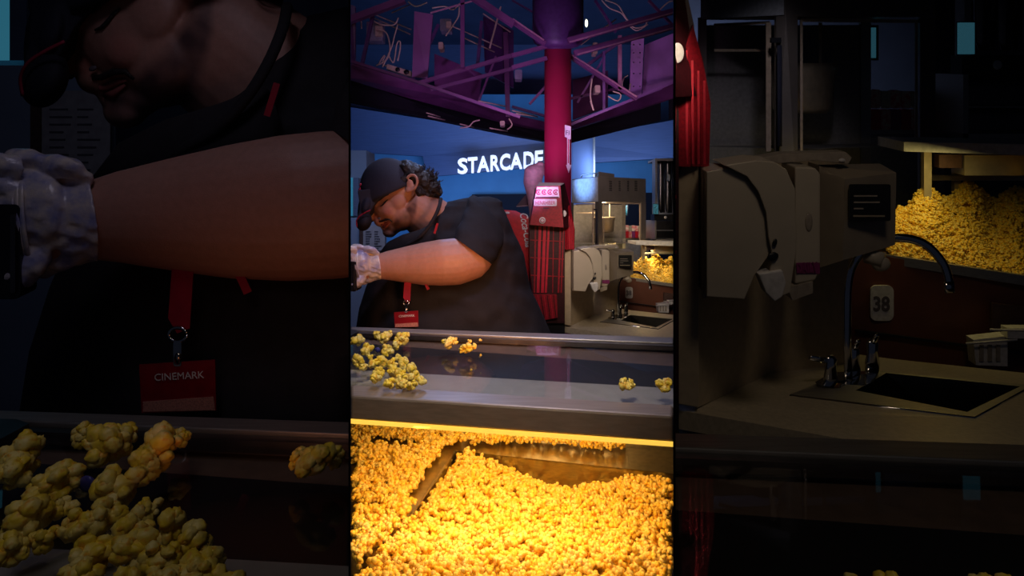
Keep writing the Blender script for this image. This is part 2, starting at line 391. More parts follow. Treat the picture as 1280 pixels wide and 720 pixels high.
partition('light_divider_left', 435.6, 438.2)  # added black dividers keep middle-bay light out of the side bays
partition('light_divider_right', 841.8, 844.4)

def struct(name, mb, m, bay):
    o = part(name, mb, m, None, bay)
    if o: o['kind'] = 'structure'
    return o
def backdrop(b):
    mid = b is MID
    # far wall, fascia with planks, pillar, near-black slab painted as the opening's shade
    if b is not LEFT:
        struct('wall_far', MB().prism([(400, 118), (900, 118), (900, 430), (400, 430)], .1, 9.4), M['wall_teal'], b)
        struct('wall_fascia', MB().prism([(400, 128, 8.6), (640, 166, 8.6), (700, 176, 8.6), (842, 150, 8.2), (900, 140, 8.2), (900, 192, 8.2), (842, 197, 8.2), (683, 207, 8.6), (535, 221, 9.0), (528, 195, 9.0), (400, 187, 9.0)], .12), M['wall_dark'], b)
        struct('opening_shade', MB().prism([(590, 243), (900, 240), (900, 420), (560, 420)], .1, 9.1), M['shade_black'], b)
        struct('trim_1', MB().box(716, 150, 743, 300, 7.6, .3), M['wall'], b)
        struct('trim_2', MB().box(741.6, 150, 744, 300, 7.55, .05), M['beige'], b)
    # near wall at left behind the worker
    dl = 3.0
    struct('wall_near', MB().prism([(418, 272), (478, 272), (478, 470), (418, 470)], .1, dl), M['wall'], b)
    struct('wall_pier', MB().box(418, 188, 458, 272, dl+.3, .2), M['wall'], b)
    struct('window_1', MB().box(418, 222, 441.3, 270, dl+.2, .04), M['winblue'], b)
    struct('trim_3', MB().box(441.3, 222, 448, 270, dl+.18, .06), M['wall_dark'], b)
    if not mid and b is LEFT:
        struct('wall_near_back', MB().box(300, 100, 700, 420, 4.4, .1), M['wall_dark'], b)
        struct('wall_teal', MB().box(548, 236, 700, 262, 4.2, .1), M['wall'], b)
    t = thing('notice_sheet', 'small printed notice on the wall behind the worker\'s cap brim' if mid else 'large dim printed notice on the wall behind the big worker\'s chin', 'notice', (468, 315, dl-.03), b)
    part('paper', MB().box(454, 282, 481, 318, dl-.02, .005), M['paper'], t, b)
    part('frame', MB().box(449.5, 282, 453.5, 330, dl-.025, .02), M['brown'], t, b)
    k = MB()
    for r in range(9):
        y = 289+r*3; k.box(457, y, 462+random.random()*4, y+.7, dl-.024, .002); k.box(468, y, 472+random.random()*6, y+.7, dl-.024, .002)
    part('printed_lines', k, M['ink'], t, b); close(t)

# ------------------------------------------------------------------ canopy (middle bay)
def zb(py): return .98*F/(HZ-py)
def zt(py): return 1.36*F/(HZ-py)
def canopy(b):
    t = thing('ceiling_canopy', 'purple steel lattice canopy with exposed wiring around the red column', 'canopy', (697, 40, 3.6), b)
    def chord(name, pts, wd, m, dep=None, zf=zb, dp=None):
        k = MB()
        for i in range(len(pts)-1):
            (x0, y0), (x1, y1) = pts[i], pts[i+1]; k.bar((x0, y0, zf(y0) if dep is None else dep), (x1, y1, zf(y1) if dep is None else dep), wd, dp)
        part(name, k, m, t, b)
    # ring band
    part('ring_band', MB().prism([(420, 72, 3.2), (521, 103, 3.8), (594, 128, 4.5), (645, 144, 5.0), (697, 156, 5.5), (697, 166, 5.5), (640, 155, 5.1), (571, 137, 4.6), (502, 118, 3.9), (420, 92, 3.2)], .08), M['purple'], t, b)
    part('ring_band', MB().prism([(697, 158, 5.5), (795, 122, 4.5), (850, 100, 4.0), (850, 119, 4.0), (795, 137, 4.5), (720, 160, 5.3), (697, 167, 5.5)], .08), M['purple'], t, b)
    part('gap_shade', MB().prism([(420, 92, 3.4), (502, 118, 4.1), (571, 137, 4.8), (640, 155, 5.3), (700, 168, 5.7), (700, 180, 5.9), (640, 170, 5.5), (420, 124, 3.6)], .05), M['shade_black'], t, b)  # dark slabs stand in for the shaded gap below the ring
    part('gap_shade', MB().prism([(697, 166, 5.7), (720, 158, 5.5), (826, 126, 4.6), (826, 150, 4.7), (715, 178, 5.8)], .05), M['shade_black'], t, b)
    part('gap_shade', MB().prism([(838, 120, 4.3), (850, 118, 4.3), (850, 146, 4.4), (838, 148, 4.4)], .05), M['shade_black'], t, b)
    # back panels of the ring
    part('panel', MB().prism([(518, 14, 3.55), (541, 18, 3.6), (534, 98, 3.7), (515, 96, 3.65)], .02), M['purple'], t, b)
    part('panel', MB().prism([(543, 67, 4.1), (602, 92, 4.5), (599, 127, 4.6), (543, 108, 4.2)], .02), M['purple'], t, b)
    part('panel', MB().prism([(604, 20, 4.6), (642, 38, 4.8), (642, 110, 5.0), (606, 90, 4.7)], .02), M['drum'], t, b)
    part('panel', MB().prism([(420, 0, 3.2), (444, 8, 3.25), (444, 76, 3.4), (420, 70, 3.3)], .02), M['drum'], t, b)
    part('panel', MB().prism([(806, 56, 4.2), (850, 38, 4.0), (850, 103, 4.1), (803, 121, 4.3)], .02), M['lilac'], t, b)
    part('panel', MB().prism([(716, 100, 5.2), (760, 88, 5.0), (760, 134, 5.1), (716, 150, 5.3)], .02), M['purple'], t, b)
    pl = part('bolted_plate', MB().prism([(789, 49, 3.95), (805, 48, 3.95), (802, 119, 4.15), (787, 121, 4.15)], .015), M['lilac'], t, b)
    k = MB()
    for yy in (56, 66, 78, 92, 108): k.ell((792, yy, 3.95), (.9, .9, .9), 0, 8, 5); k.ell((800, yy, 3.95), (.9, .9, .9), 0, 8, 5)
    if pl: part('bolt', k, M['black'], pl, b)
    # chords: (points, width, material, depth fn)
    for pts, wd, m, dep in [
        ([(430, 26), (505, -2)], 8, 'purple', 3.1), ([(521, 104), (642, 68)], 4.5, 'purple', 3.6), ([(538, 112), (642, 85)], 4, 'purple', 3.7),
        ([(578, -2), (578, 84)], 5, 'purple', 3.5), ([(602, 26), (597, 80)], 4, 'drum', 3.9), ([(632, 40), (635, 146)], 6, 'purple', 4.6),
        ([(590, -6), (642, 29)], 8, 'purple', 3.2), ([(640, 26), (682, 54)], 5, 'purple', 3.35), ([(640, 69), (684, 57)], 4.5, 'purple', 3.4),
        ([(640, 84), (684, 72)], 4.5, 'purple', 3.4), ([(710, 50), (846, 12)], 6.5, 'purple', 3.3), ([(718, 66), (846, 31)], 6.5, 'purple', 3.3),
        ([(712, 69), (797, 123)], 5.5, 'purple', 3.6), ([(775, 44), (775, 112)], 4.5, 'pink_edge', 3.6), ([(755, 64), (755, 138)], 3.2, 'lilac', 4.2),
        ([(713, 123), (774, 110)], 3, 'purple', 4.4), ([(662, 130), (682, 108)], 3, 'purple', 4.0), ([(640, 0), (700, 34)], 2, 'drum', 3.5),
        ([(515, 100), (548, 30)], 3.5, 'drum', 3.75), ([(452, 80), (468, 8)], 4, 'drum', 3.3), ([(594, 94), (577, 82), (560, 92)], 3, 'purple', 4.0),
        ([(714, 155), (796, 122), (850, 99)], 3.2, 'lilac', 4.0), ([(722, 128), (756, 70)], 2.6, 'lilac', 4.4), ([(730, 84), (772, 54)], 3.6, 'lilac', 4.5),
        ([(438, 76), (521, 102), (594, 127), (650, 146)], 3.5, 'purple', 3.15), ([(811, 0), (842, 32)], 3, 'purple', 3.6), ([(700, 150), (640, 133)], 3, 'drum', 4.8),
        ([(620, 70), (597, 130)], 2.5, 'purple', 4.2), ([(626, 8), (612, 60)], 2, 'beige', 3.9), ([(744, 0), (770, 40)], 3, 'drum', 4.0)]:
        chord('truss_bar', pts, wd, M[m], dep)
    # light coloured upper flanges on the near chords, as the photo shows
    for pts, dep in [([(712, 52.5), (846, 14.5)], 3.26), ([(722, 68), (846, 33.5)], 3.26), ([(714, 68), (796, 121)], 3.55), ([(641, 23.5), (680, 50)], 3.3),
                     ([(538, 16), (622, -8)], 3.5)]:
        chord('flange', pts, 1.8, M['pink_edge'], dep, dp=1)
    for pts in [[(457, 18), (513, 43)], [(461, 15), (514, 37)], [(566, 33), (627, 60)], [(579, 47), (618, 65)], [(490, 16), (512, 6)], [(504, 99), (560, 117)],
                [(598, 126), (632, 133)], [(604, 17), (638, 40)], [(726, 56), (770, 24)], [(645, 142), (672, 146)], [(640, 138), (668, 145)], [(535, 145), (556, 150)], [(533, 141), (550, 146)], [(575, 155), (592, 159)], [(612, 160), (634, 164)]]:
        k = MB().tube([(pts[0][0], pts[0][1], 3.9), (pts[1][0], pts[1][1], 4.1)], .9, 6)
        part('conduit', k, M['beige'], t, b, True)
    part('drum', MB().lathe(697.5, 3.5, [(32, -40), (32, 48), (30, 54), (24, 59), (17, 60)], 36), M['drum'], t, b, True)
    for x, y, wd, h, m in [(468, 39, 20, 24, 'box_grey'), (557, 31, 14, 15, 'box_grey'), (551, 57, 6, 9, 'beige'), (628, 154, 6, 6, 'beige'), (744, 60, 6, 14, 'beige'), (747, 111, 7, 9, 'beige'), (648, 93, 9, 12, 'box_grey')]:
        jb = part('junction_box', MB().rbox(x-wd/2, y-h/2, x+wd/2, y+h/2, 3.85, .08, 1.5), M[m], t, b)
        if jb and wd > 12: part('cover', MB().rbox(x+wd*.05, y-h*.3, x+wd*.5, y+h*.25, 3.83, .03, 1), M['beige'], jb, b)
    ob = part('socket_strip', MB().prism([(484, 80), (514, 89), (513, 95), (483, 86)], .05, 3.75), M['beige'], t, b)
    if ob: part('socket', MB().ell((497, 87, 3.75), (3, 3, 2)).ell((508, 90, 3.75), (3.5, 3, 2)), M['black'], ob, b)
    part('work_light', MB().ell((733, 29, 4.1), (1.8, 5, 1.8)), M['lampglow'], t, b, True)
    loops = [[(470, 36), (482, 40), (487, 55), (486, 70), (478, 78), (470, 82)], [(486, 70), (492, 78), (496, 55), (500, 52), (500, 62), (497, 76)], [(458, 85), (458, 96), (464, 97), (478, 92), (492, 99), (505, 102)],
             [(472, 82), (478, 72), (481, 70), (478, 80), (490, 84)], [(540, 10), (556, 8), (566, 12), (575, 4)], [(557, 45), (566, 32), (573, 20), (574, 8)], [(575, 160), (586, 158), (592, 152), (600, 150)],
             [(752, 0), (762, 10), (776, 16), (783, 24), (790, 30)], [(756, 0), (772, 6), (780, 18), (792, 34), (806, 32), (808, 24), (798, 26)], [(782, 26), (795, 38), (810, 30)],
             [(825, 12), (835, 3), (842, 1)], [(785, 94), (780, 98), (778, 108), (786, 113), (788, 104)], [(760, 120), (772, 126), (776, 118), (766, 114)], [(740, 98), (738, 120), (742, 138), (738, 126)], [(452, 36), (452, 20), (462, 22), (474, 30), (492, 31), (498, 22)],
             [(636, 148), (640, 156), (634, 162)], [(497, 31), (493, 45), (489, 60), (478, 84)], [(510, 2), (520, 8), (534, 3)]]
    for i, lp in enumerate(loops):
        # smooth by subdividing (Catmull-Rom)
        pts = [Vector(p) for p in lp]; q = []
        for j in range(len(pts)-1):
            p0, p1, p2, p3 = pts[max(j-1, 0)], pts[j], pts[j+1], pts[min(j+2, len(pts)-1)]
            for s in range(5):
                u = s/5; q.append(.5*((2*p1)+(p2-p0)*u+(2*p0-5*p1+4*p2-p3)*u*u+(3*p1-p0-3*p2+p3)*u**3))
        q.append(pts[-1]); part('cable', MB().tube([(v.x, v.y, 3.7+.03*(i % 4)) for v in q], .95, 6), M['wire' if i % 3 else 'beige'], t, b, True)
    # red column
    c = thing('column', 'round red steel column rising to the purple canopy', 'column', (697.3, 900, 3.5), b)
    part('shaft', MB().lathe(697.3, 3.5, [(16.8, 56), (16.8, 900)], 40), M['column'], c, b, True)
    part('collar', MB().lathe(697.3, 3.5, [(19.5, 52), (19.5, 60), (17.5, 61)], 40), M['drum'], c, b, True)
    s = thing('fire_sign', 'narrow white sign with a downward arrow on the red column', 'sign', (710, 200, 3.4), b)
    part('plate', MB().prism([(706, 156), (713.5, 158), (713.5, 174), (712, 174), (712, 206), (714.5, 206), (711, 216), (707.5, 206), (709, 206), (709, 172), (706, 171)], .01, 3.38), M['white'], s, b)
    part('lettering', text_mb('FI', 706.6, 168.5, 3.378, 8, thick=.003), M['ink'], s, b)
    part('border', MB().box(709.9, 174, 711.2, 204, 3.377, .003), M['column'], s, b)

def starcade(b):
    s = thing('lettering_sign', 'white illuminated capital letters in a row on the blue fascia', 'sign', (625, 214, 8.3), b)
    ex = [(572, 583.8), (584.6, 596.4), (596.4, 611.6), (613, 624.6), (624.8, 637.8), (637.6, 653), (654.6, 667.6), (669, 679)]
    for i, (ch, (x0, x1)) in enumerate(zip('STARCADE', ex)):
        k = text_mb(ch, x0, 216.8, 8.3, 26.5+i*.3, 0, thick=.12, bold=.022)
        xs = [v[0] for v in k.v if v[2] < 8.31]; a0, a1 = min(xs), max(xs); sl = -.085
        k.v = [(x0+(v[0]-a0)/(a1-a0)*(x1-x0), v[1]+sl*(x0+(v[0]-a0)/(a1-a0)*(x1-x0)-572), v[2]) for v in k.v]
        part('letter', k, M['sign'], s, b)
# ------------------------------------------------------------------ worker
ARM = [(420, 334, 1.45, 15), (436, 334, 1.46, 16), (450, 336, 1.47, 17), (468, 334, 1.48, 14.5), (486, 332, 1.49, 18.5), (506, 331, 1.50, 22.5), (528, 330, 1.505, 26.5), (550, 328.5, 1.51, 29), (570, 327, 1.52, 29.5), (588, 323, 1.53, 27), (598, 312, 1.57, 24), (605, 298, 1.62, 20), (606, 284, 1.70, 17)]
D0 = 1.70
def skin_tone(x, y, d):
    base = Vector((.46, .235, .175))
    n = noise.noise(Vector((x*.13, y*.13, d*8)))
    def blob(cx, cy, r, s=.35):
        q = math.hypot(x-cx, y-cy)/r; return max(0, min(1, (1-q)/s))
    c = base.copy()
    if y < 302 and x < 560 and d > 1.53:
        def seg(ax, ay, bx, by, r0, r1):
            tt = max(0, min(1, ((x-ax)*(bx-ax)+(y-ay)*(by-ay))/((bx-ax)**2+(by-ay)**2))); rr = r0+(r1-r0)*tt
            q = math.hypot(x-ax-(bx-ax)*tt, y-ay-(by-ay)*tt)/rr; return max(0, min(1, (1.15-q)/.55))
        beard = max(seg(486, 290, 505, 280, 8, 12), seg(505, 280, 516, 258, 12, 6), seg(516, 258, 518, 240, 6, 4)*.8)
        beard *= .72+.45*n
        c = c.lerp(Vector((.055, .032, .04)), max(0, min(.88, beard)))
        lip = max(blob(480.5, 281, 3.4, .4), 0)*.9; c = c.lerp(Vector((.36, .09, .08)), lip)
        c = c.lerp(Vector((.50, .17, .13)), max(blob(471, 272, 6, .6), blob(485, 265, 9, .8))*.55)
    return (c.x, c.y, c.z)
def smoothpath(pts, n=4):
    P_ = [Vector(p) for p in pts]; q = []
    for j in range(len(P_)-1):
        p0, p1, p2, p3 = P_[max(j-1, 0)], P_[j], P_[j+1], P_[min(j+2, len(P_)-1)]
        for s in range(n):
            u = s/n; q.append(.5*((2*p1)+(p2-p0)*u+(2*p0-5*p1+4*p2-p3)*u*u+(3*p1-p0-3*p2+p3)*u**3))
    q.append(P_[-1]); return q
_cache = {}
def worker_parts():
    if _cache: return _cache
    # body: head, neck, arm, hand
    k = MB(); E = k.ell; d = D0; w = lambda q: d+q*d/F
    F_ = math.radians(-35)
    E((495, 234, d), (34, 32, 29), math.radians(-30), 28, 18)
    E((489, 256, d), (24, 27, 26), math.radians(-35), 24, 16)
    E((500, 266, d), (22, 23, 25), math.radians(-20), 24, 16)
    E((491, 282, d), (12, 11, 14), 0); E((487, 290, d), (9, 7, 11))
    for sg in (-1, 1):
        E((488, 262, w(sg*17)), (12, 12, 9), 0); E((497, 250, w(sg*20)), (12, 14, 9), 0)                     # cheek
        E((471, 252, w(sg*11)), (8, 6, 9), math.radians(-55))         # brow
        E((478.5, 254, w(sg*12)), (5, 4.4, 6), 0)                      # eyelid
        E((471.5, 272, w(sg*5.6)), (4.2, 3.6, 3.4))                   # nostril wing
    k.tube([(468, 255, d), (465.5, 262, d), (463.5, 268.5, d), (466.5, 273, d)], [4, 4.8, 5.6, 5], 12)
    E((465.5, 271, d), (5.4, 4.8, 6)); E((475.5, 277, d), (8, 6.5, 11)); E((476, 280.5, d), (4.4, 2.9, 9), .5); E((480.5, 285.5, d), (4.6, 3.2, 8.5), .5)
    # ear (near and far)
    for sg in (-1, 1):
        e = []
        for i in range(15):
            a = math.radians(-150+i*19); e.append((514+7.4*math.cos(a)-1.5*math.sin(a), 228.5+10*math.sin(a), w(sg*(32+1.2*math.cos(a)))))
        k.tube(e, [2.0]*15, 8); E((512.5, 231, w(sg*30)), (5, 7, 2.5)); E((509.5, 237.5, w(sg*31)), (3.2, 4, 2.4))
    k.tube([(508, 250, d), (522, 262, d+.01), (540, 276, d+.03), (556, 292, d+.07)], [25, 28, 30, 32], 24)   # neck
    pa = smoothpath([(a[0], a[1], a[2]*376, a[3]) for a in []]) if False else None
    # arm with smooth interpolation
    xs = [Vector((a[0], a[1], a[2])) for a in ARM]; path = []; rad = []
    for j in range(len(ARM)-1):
        for s in range(4):
            u = s/4; c0, c1 = ARM[j], ARM[j+1]; path.append(tuple(c0[i]*(1-u)+c1[i]*u for i in range(3))); rad.append(c0[3]*(1-u)+c1[3]*u)
    path.append(ARM[-1][:3]); rad.append(ARM[-1][3])
    k.tube(path, rad, 24)
    k.tube([(606, 284, 1.72), (580, 292, 1.79), (556, 292, 1.79)], [17, 20, 28], 16)   # shoulder bridge inside the shirt
    _cache['body'] = remeshed(k, D0, 1.15, 5)
    # gloved hand : palm, five fingers and thumb round the black case, cuff at the wrist
    g = MB(); 
    g.tube([(474, 333, 1.48), (466, 334, 1.478), (458, 335, 1.475)], [16.8, 17.5, 17], 20)
    g.ell((448, 332, 1.455), (17, 19, 15), .3, 24, 16); g.ell((437, 328, 1.45), (16, 16, 14), .2, 20, 14)
    for i, (y0, y1, ln) in enumerate([(313, 316, 1.0), (322, 325, 1.1), (331, 335, 1.05), (340, 344, .9)]):
        g.tube(smoothpath([(444, y0, 1.44), (434, y0-2, 1.425), (425-4*ln, y0, 1.43), (419-4*ln, y1, 1.46), (424, y1+1, 1.485)]), 5.2-.25*i, 12)
    g.tube(smoothpath([(452, 345, 1.45), (446, 353, 1.435), (437, 355, 1.43), (430, 350, 1.43)]), [7.5]*4+[7]*4+[6]*4+[5.2], 12)   # thumb
    g.ell((461, 312, 1.46), (11, 5, 9), .15); g.ell((448, 309.5, 1.46), (10, 4.5, 8), .1); g.ell((470, 316, 1.465), (5, 3.5, 6), .4)   # puffed film
    g.ell((459, 350, 1.47), (12, 4.5, 8), -.35)
    gl = remeshed(g, 1.47, 1.0, 2)
    v2 = []
    for x, y, dd in gl.v:
        n = noise.noise(Vector((x*.16, y*.28, dd*60)))*1.4; v2.append((x, y+n, dd-n*.0015))
    gl.v = v2; _cache['glove'] = gl
    cf = MB()
    for q in range(3):
        cf.tube([(449.5-q*1.8+3.2*math.cos(a)+2.0*math.sin(a), 334+19.2*math.sin(a), 1.458+18*math.cos(a)*1.47/F) for a in [2*math.pi*i/28 for i in range(29)]], 1.3-.2*q, 8)
    _cache['glove_cuff'] = cf
    # shirt: torso loft
    T = [(245.5, 607, 4, 4), (248, 602, 20, 14), (252, 594, 34, 26), (258, 587, 41, 38), (268, 587, 46, 52), (280, 583, 55, 60), (292, 578, 65, 66), (304, 573, 76, 70), (318, 567, 88, 74), (335, 563, 95, 80), (360, 560, 103, 88), (385, 562, 113, 95), (415, 566, 122, 100), (450, 570, 126, 102), (520, 572, 126, 100)]
    rings = []
    for i in range(len(T)-1):
        for s in range(5):
            u = s/5; u2 = u; y, cx, rx, rz = [T[i][j]*(1-u2)+T[i+1][j]*u2 for j in range(4)]
            rings.append((cx, y, D0+.045, rx, rz*.86, 0))
    t = MB().loft(rings, 96, True, .78)
    # raised chest roll below the chin
    v2 = []
    for x, y, dd in t.v:
        f = noise.noise(Vector((x*.03, y*.055, dd*5)))*3.0+noise.noise(Vector((x*.09+y*.03, y*.03-x*.02, dd*9)))*1.6
        v2.append((x, y+f*.25, dd+f*.006))
    t.v = v2
    _cache['shirt'] = t
    sl = MB(); rr = []
    path = [(604, 250, 1.745, 3), (605, 252.5, 1.735, 14), (606.5, 257, 1.72, 22), (608, 265, 1.695, 28), (606, 282, 1.64, 31), (601, 294, 1.59, 31), (596, 304, 1.555, 30.5), (591.5, 313.5, 1.53, 29.5)]
    # sleeve rings perpendicular to the arm: hem runs along (46,33)
    vs = []; seg = 40; N = 26
    for i in range(N):
        u = i/(N-1)*(len(path)-1); j = min(int(u), len(path)-2); q = u-j; c = [path[j][m]*(1-q)+path[j+1][m]*q for m in range(4)]
        for kk in range(seg):
            a = 2*math.pi*kk/seg; wr = 1+.035*noise.noise(Vector((i*.5, math.cos(a)*2, math.sin(a)*2)))+.02*math.sin(i*1.1+3*math.cos(a))
            lx, lz = c[3]*math.cos(a)*wr, c[3]*math.sin(a)*wr
            vs.append((c[0]+lx*.81, c[1]+lx*.585, c[2]+lz*c[2]/F))
    sl.add(vs, [(i*seg+kk, i*seg+(kk+1) % seg, (i+1)*seg+(kk+1) % seg, (i+1)*seg+kk) for i in range(N-1) for kk in range(seg)]+[tuple(range(seg))])
    _cache['sleeve'] = sl
    # collar band from nape to chest
    col = smoothpath([(551, 249, 1.66), (549, 258, 1.60), (543, 272, 1.565), (534, 286, 1.555), (522, 298, 1.56), (504, 308, 1.575)])
    _cache['collar'] = MB().tube([tuple(v) for v in col], 2.4, 10)
    # chest roll left of the collar
    _cache['chest'] = MB().tube([(478, 322, 1.62), (490, 312, 1.61), (506, 306, 1.60), (526, 303, 1.60), (545, 300, 1.61)], [7, 11, 13, 16, 20], 20)
    # cap crown
    cr = MB(); vs = []; seg, rings = 40, 16
    ang = math.radians(-25)
    for j in range(rings+1):
        th = math.pi/2*j/rings
        for i in range(seg):
            a = 2*math.pi*i/seg; rx, ry, rz = 38.5, 41, 33.5
            x = rx*math.sin(th)*math.cos(a); z = rz*math.sin(th)*math.sin(a); y = -ry*math.cos(th)+4*(1-math.cos(th))
            seam = 1-.012*max(0, math.cos(3*a))**6
            x *= seam; z *= seam
            vs.append((487.5+x*math.cos(ang)-y*math.sin(ang), 237.5+x*math.sin(ang)+y*math.cos(ang), D0+z*D0/F))
    n0 = len(vs)
    cr.add(vs, [(j*seg+i, j*seg+(i+1) % seg, (j+1)*seg+(i+1) % seg, (j+1)*seg+i) for j in range(rings) for i in range(seg)]+[tuple(range(rings*seg, (rings+1)*seg))])
    _cache['cap'] = cr
    # brim: top plate coming down from the crown, with the rounded underside turned to the viewer
    k = MB()
    for q in range(7):
        z = -24+q*8; sh = 1-(abs(z)/30)**2.2
        k.ell((458-1.0*(1-sh), 258, D0+z*D0/F), (8.5*sh+2, 22*sh+2, 7), .22, 16, 10)
    k.prism([(446.5, 238), (449, 252), (448.5, 264), (446, 273), (452, 279), (461, 268), (467, 257), (478, 245), (470, 234)], .13, D0-.065)
    _cache['brim'] = remeshed(k, D0, 1.2, 4)
    un = MB().ell((455, 277, D0-.045), (9.6, 12, 16), .35, 28, 16)
    _cache['brim_under'] = un
    _cache['brim_edge'] = MB().tube([tuple(v) for v in smoothpath([(463, 262.5, D0-.09), (455, 266.5, D0-.092), (448.5, 271, D0-.088), (445.6, 277, D0-.08), (446.5, 284, D0-.075)])], .8, 6)
    # hair
    h = MB(); r2 = random.Random(5)
    for cx, cy, a, bb, c in [(514, 217, 17, 14, 32.5), (504, 224, 12, 11, 33), (507, 209, 11, 9, 30), (518, 222, 15, 14, 31), (530, 228, 15, 15, 25), (540, 236, 12, 11, 22), (524, 240, 12, 11, 27), (534, 243, 10, 6, 20), (510, 214, 14, 9, 27), (500, 222, 12, 9, 30.5), (498, 233, 11, 7, 31.5), (489, 236, 9, 5, 31), (489, 229, 10, 4.5, 30), (545, 240, 8, 8, 16)]:
        h.ell((cx, cy, D0+.01), (a, bb, c), 0, 18, 12)
    hm = remeshed(h, D0, 1.4, 3)
    hm.v = [(x+2.2*noise.noise(Vector((x*.2, y*.2, dd*50))), y+2.2*noise.noise(Vector((y*.2, x*.25, dd*50+7))), dd+.006*noise.noise(Vector((x*.2, y*.2, 3)))) for x, y, dd in hm.v]
    _cache['hair'] = hm
    cu = MB()
    for i in range(90):
        a = r2.uniform(-1.9, .95); cx, cy = 523+20*math.cos(a), 230+17*math.sin(a); z = r2.uniform(-22, 18)
        L = r2.uniform(4, 10); ph = r2.uniform(0, 6); pp = []
        for q in range(9):
            u = q/8; pp.append((cx+L*u*math.cos(a)+1.8*math.sin(ph+5*u), cy+L*u*.8*math.sin(a)+1.8*math.cos(ph+5*u), D0+.01+(z+2*math.sin(ph+4*u))*D0/F))
        cu.tube(pp, [.9*(1-.6*q/8) for q in range(9)], 5)
    _cache['curls'] = cu
    return _cache

def worker(b):
    C = worker_parts(); mid = b is MID
    t = thing('person', 'worker in black T-shirt and dark cap leaning over the popcorn case, gloved arm stretched left' if mid else
              'enlarged dim worker filling the left side, dark cap brim, beard and bare forearm across chest', 'person', (570, 520, D0+.1), b)
    sk = lambda x, y, d: skin_tone(x, y, d)
    part('body', C['body'], M['skin'], t, b, True, tone=sk)
    sh = part('shirt', C['shirt'], M['cloth'], t, b, True)
    if sh:
        part('sleeve', C['sleeve'], M['cloth'], sh, b, True); part('collar', C['collar'], M['cloth'], sh, b, True); part('chest_fold', C['chest'], M['cloth'], sh, b, True)
    cp = part('cap', C['cap'], M['cap'], t, b, True)
    if cp:
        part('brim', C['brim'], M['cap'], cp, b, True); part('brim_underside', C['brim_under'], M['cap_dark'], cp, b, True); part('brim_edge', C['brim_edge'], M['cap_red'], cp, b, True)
        part('cap_emblem', MB().ell((449.3, 238, D0-.045), (1.6, 4.5, 4), .25).ell((450.5, 231, D0-.05), (1.4, 2.4, 3), .25), M['cap_red'], cp, b, True)
        part('cap_button', MB().ell((466, 205, D0), (2.2, 2, 2.2), -.5, 10, 6), M['cap'], cp, b, True)
    hr = part('hair', C['hair'], M['hair'], t, b, True)
    if hr: part('curls', C['curls'], M['hair'], hr, b, True)
    def sd(x, y, off=.0):
        return min(v[2] for v in C['body'].v if abs(v[0]-x) < 1.6 and abs(v[1]-y) < 1.6)-off*D0/F
    on = lambda pts, off: [(x, y, sd(x, y, off)) for x, y in pts]
    part('eyebrow', MB().tube(on([(473.5, 251), (477, 247.5), (481, 244.5), (486, 243)], .5), [.9, 1.5, 1.5, .7], 8), M['hair'], t, b, True)
    part('eyelashes', MB().tube(on([(475, 258), (477.5, 257), (480, 254.5), (482.5, 251.5), (485, 249.5)], .2), [.4, .8, .9, .8, .4], 8), M['hair'], t, b, True)
    part('moustache', MB().tube(on([(474, 277), (478, 276.5), (482.5, 274.5), (487, 274.5), (490.5, 277.5)], .3), [.9, 1.4, 1.4, 1.1, .6], 8), M['hair'], t, b, True)
    part('lips', MB().tube(on([(476.5, 281), (480, 280.5), (484, 278.5), (487.5, 277.8)], -.1), [1.2, 1.6, 1.4, .6], 8).tube(on([(479, 284), (482.5, 283), (487, 279.5)], -.1), [1.3, 1.6, .7], 8), M['lips'], t, b, True)
    part('nostril', MB().ell((474.2, 273.2, sd(474.2, 273.2, .1)), (1.7, 1.1, 1.0), -.4, 10, 6), M['ink'], t, b, True)
    gl = part('glove', C['glove'], M['glove'], t, b, True)
    if gl: part('cuff', C['glove_cuff'], M['glove'], gl, b, True)
    # lanyard
    ln = part('lanyard', MB().prism([(505.5, 352), (514, 352), (512.5, 376), (507.5, 378), (504, 372)], .004, 1.49), M['red'], t, b)
    part('lanyard', MB().bar((547, 279, 1.535), (543, 292, 1.535), 2.6, 1), M['red'], t, b); part('lanyard', MB().bar((530, 350, 1.49), (535.5, 362, 1.49), 3.4, 1), M['red'], t, b)
    if ln:
        part('ring', MB().tube([(507.7+3.6*math.cos(a), 378.5+2.8*math.sin(a), 1.485) for a in [i*math.pi/8 for i in range(17)]], .7, 6), M['chrome'], ln, b, True)
        part('clip', MB().rbox(506, 381, 509.2, 391, 1.483, .006, 1).ell((507.6, 388, 1.483), (1.2, 2.4, 2)), M['chrome'], ln, b)
    bd = part('badge', MB().prism([(492.5, 390.5), (522.5, 388.5), (523, 408.5), (493.5, 409.5)], .004, 1.484), M['badge'], t, b)
    if bd:
        part('badge_name_strip', MB().prism([(494, 405), (522, 403), (522.6, 408.3), (494, 409)], .001, 1.4825), M['pinkprint'], bd, b)
        part('badge_lettering', text_mb('CINEMARK', 498.5, 396.8, 1.482, 4.0, -.06, thick=.001), M['white'], bd, b)
    close(t)
    c = thing('black_case', 'black upright case held in the clear-gloved hand' if mid else 'enlarged dark case edge held in the big gloved hand at the frame edge', 'case', (432, 365, 1.43), b)
    part('shell', MB().rbox(417, 327, 445.5, 364.5, 1.415, .05, 2.5), M['black'], c, b, bevel=.001)
    part('edge_trim', MB().rbox(441.5, 331, 443.5, 362, 1.412, .02, .8), M['steel_dark'], c, b); close(c)

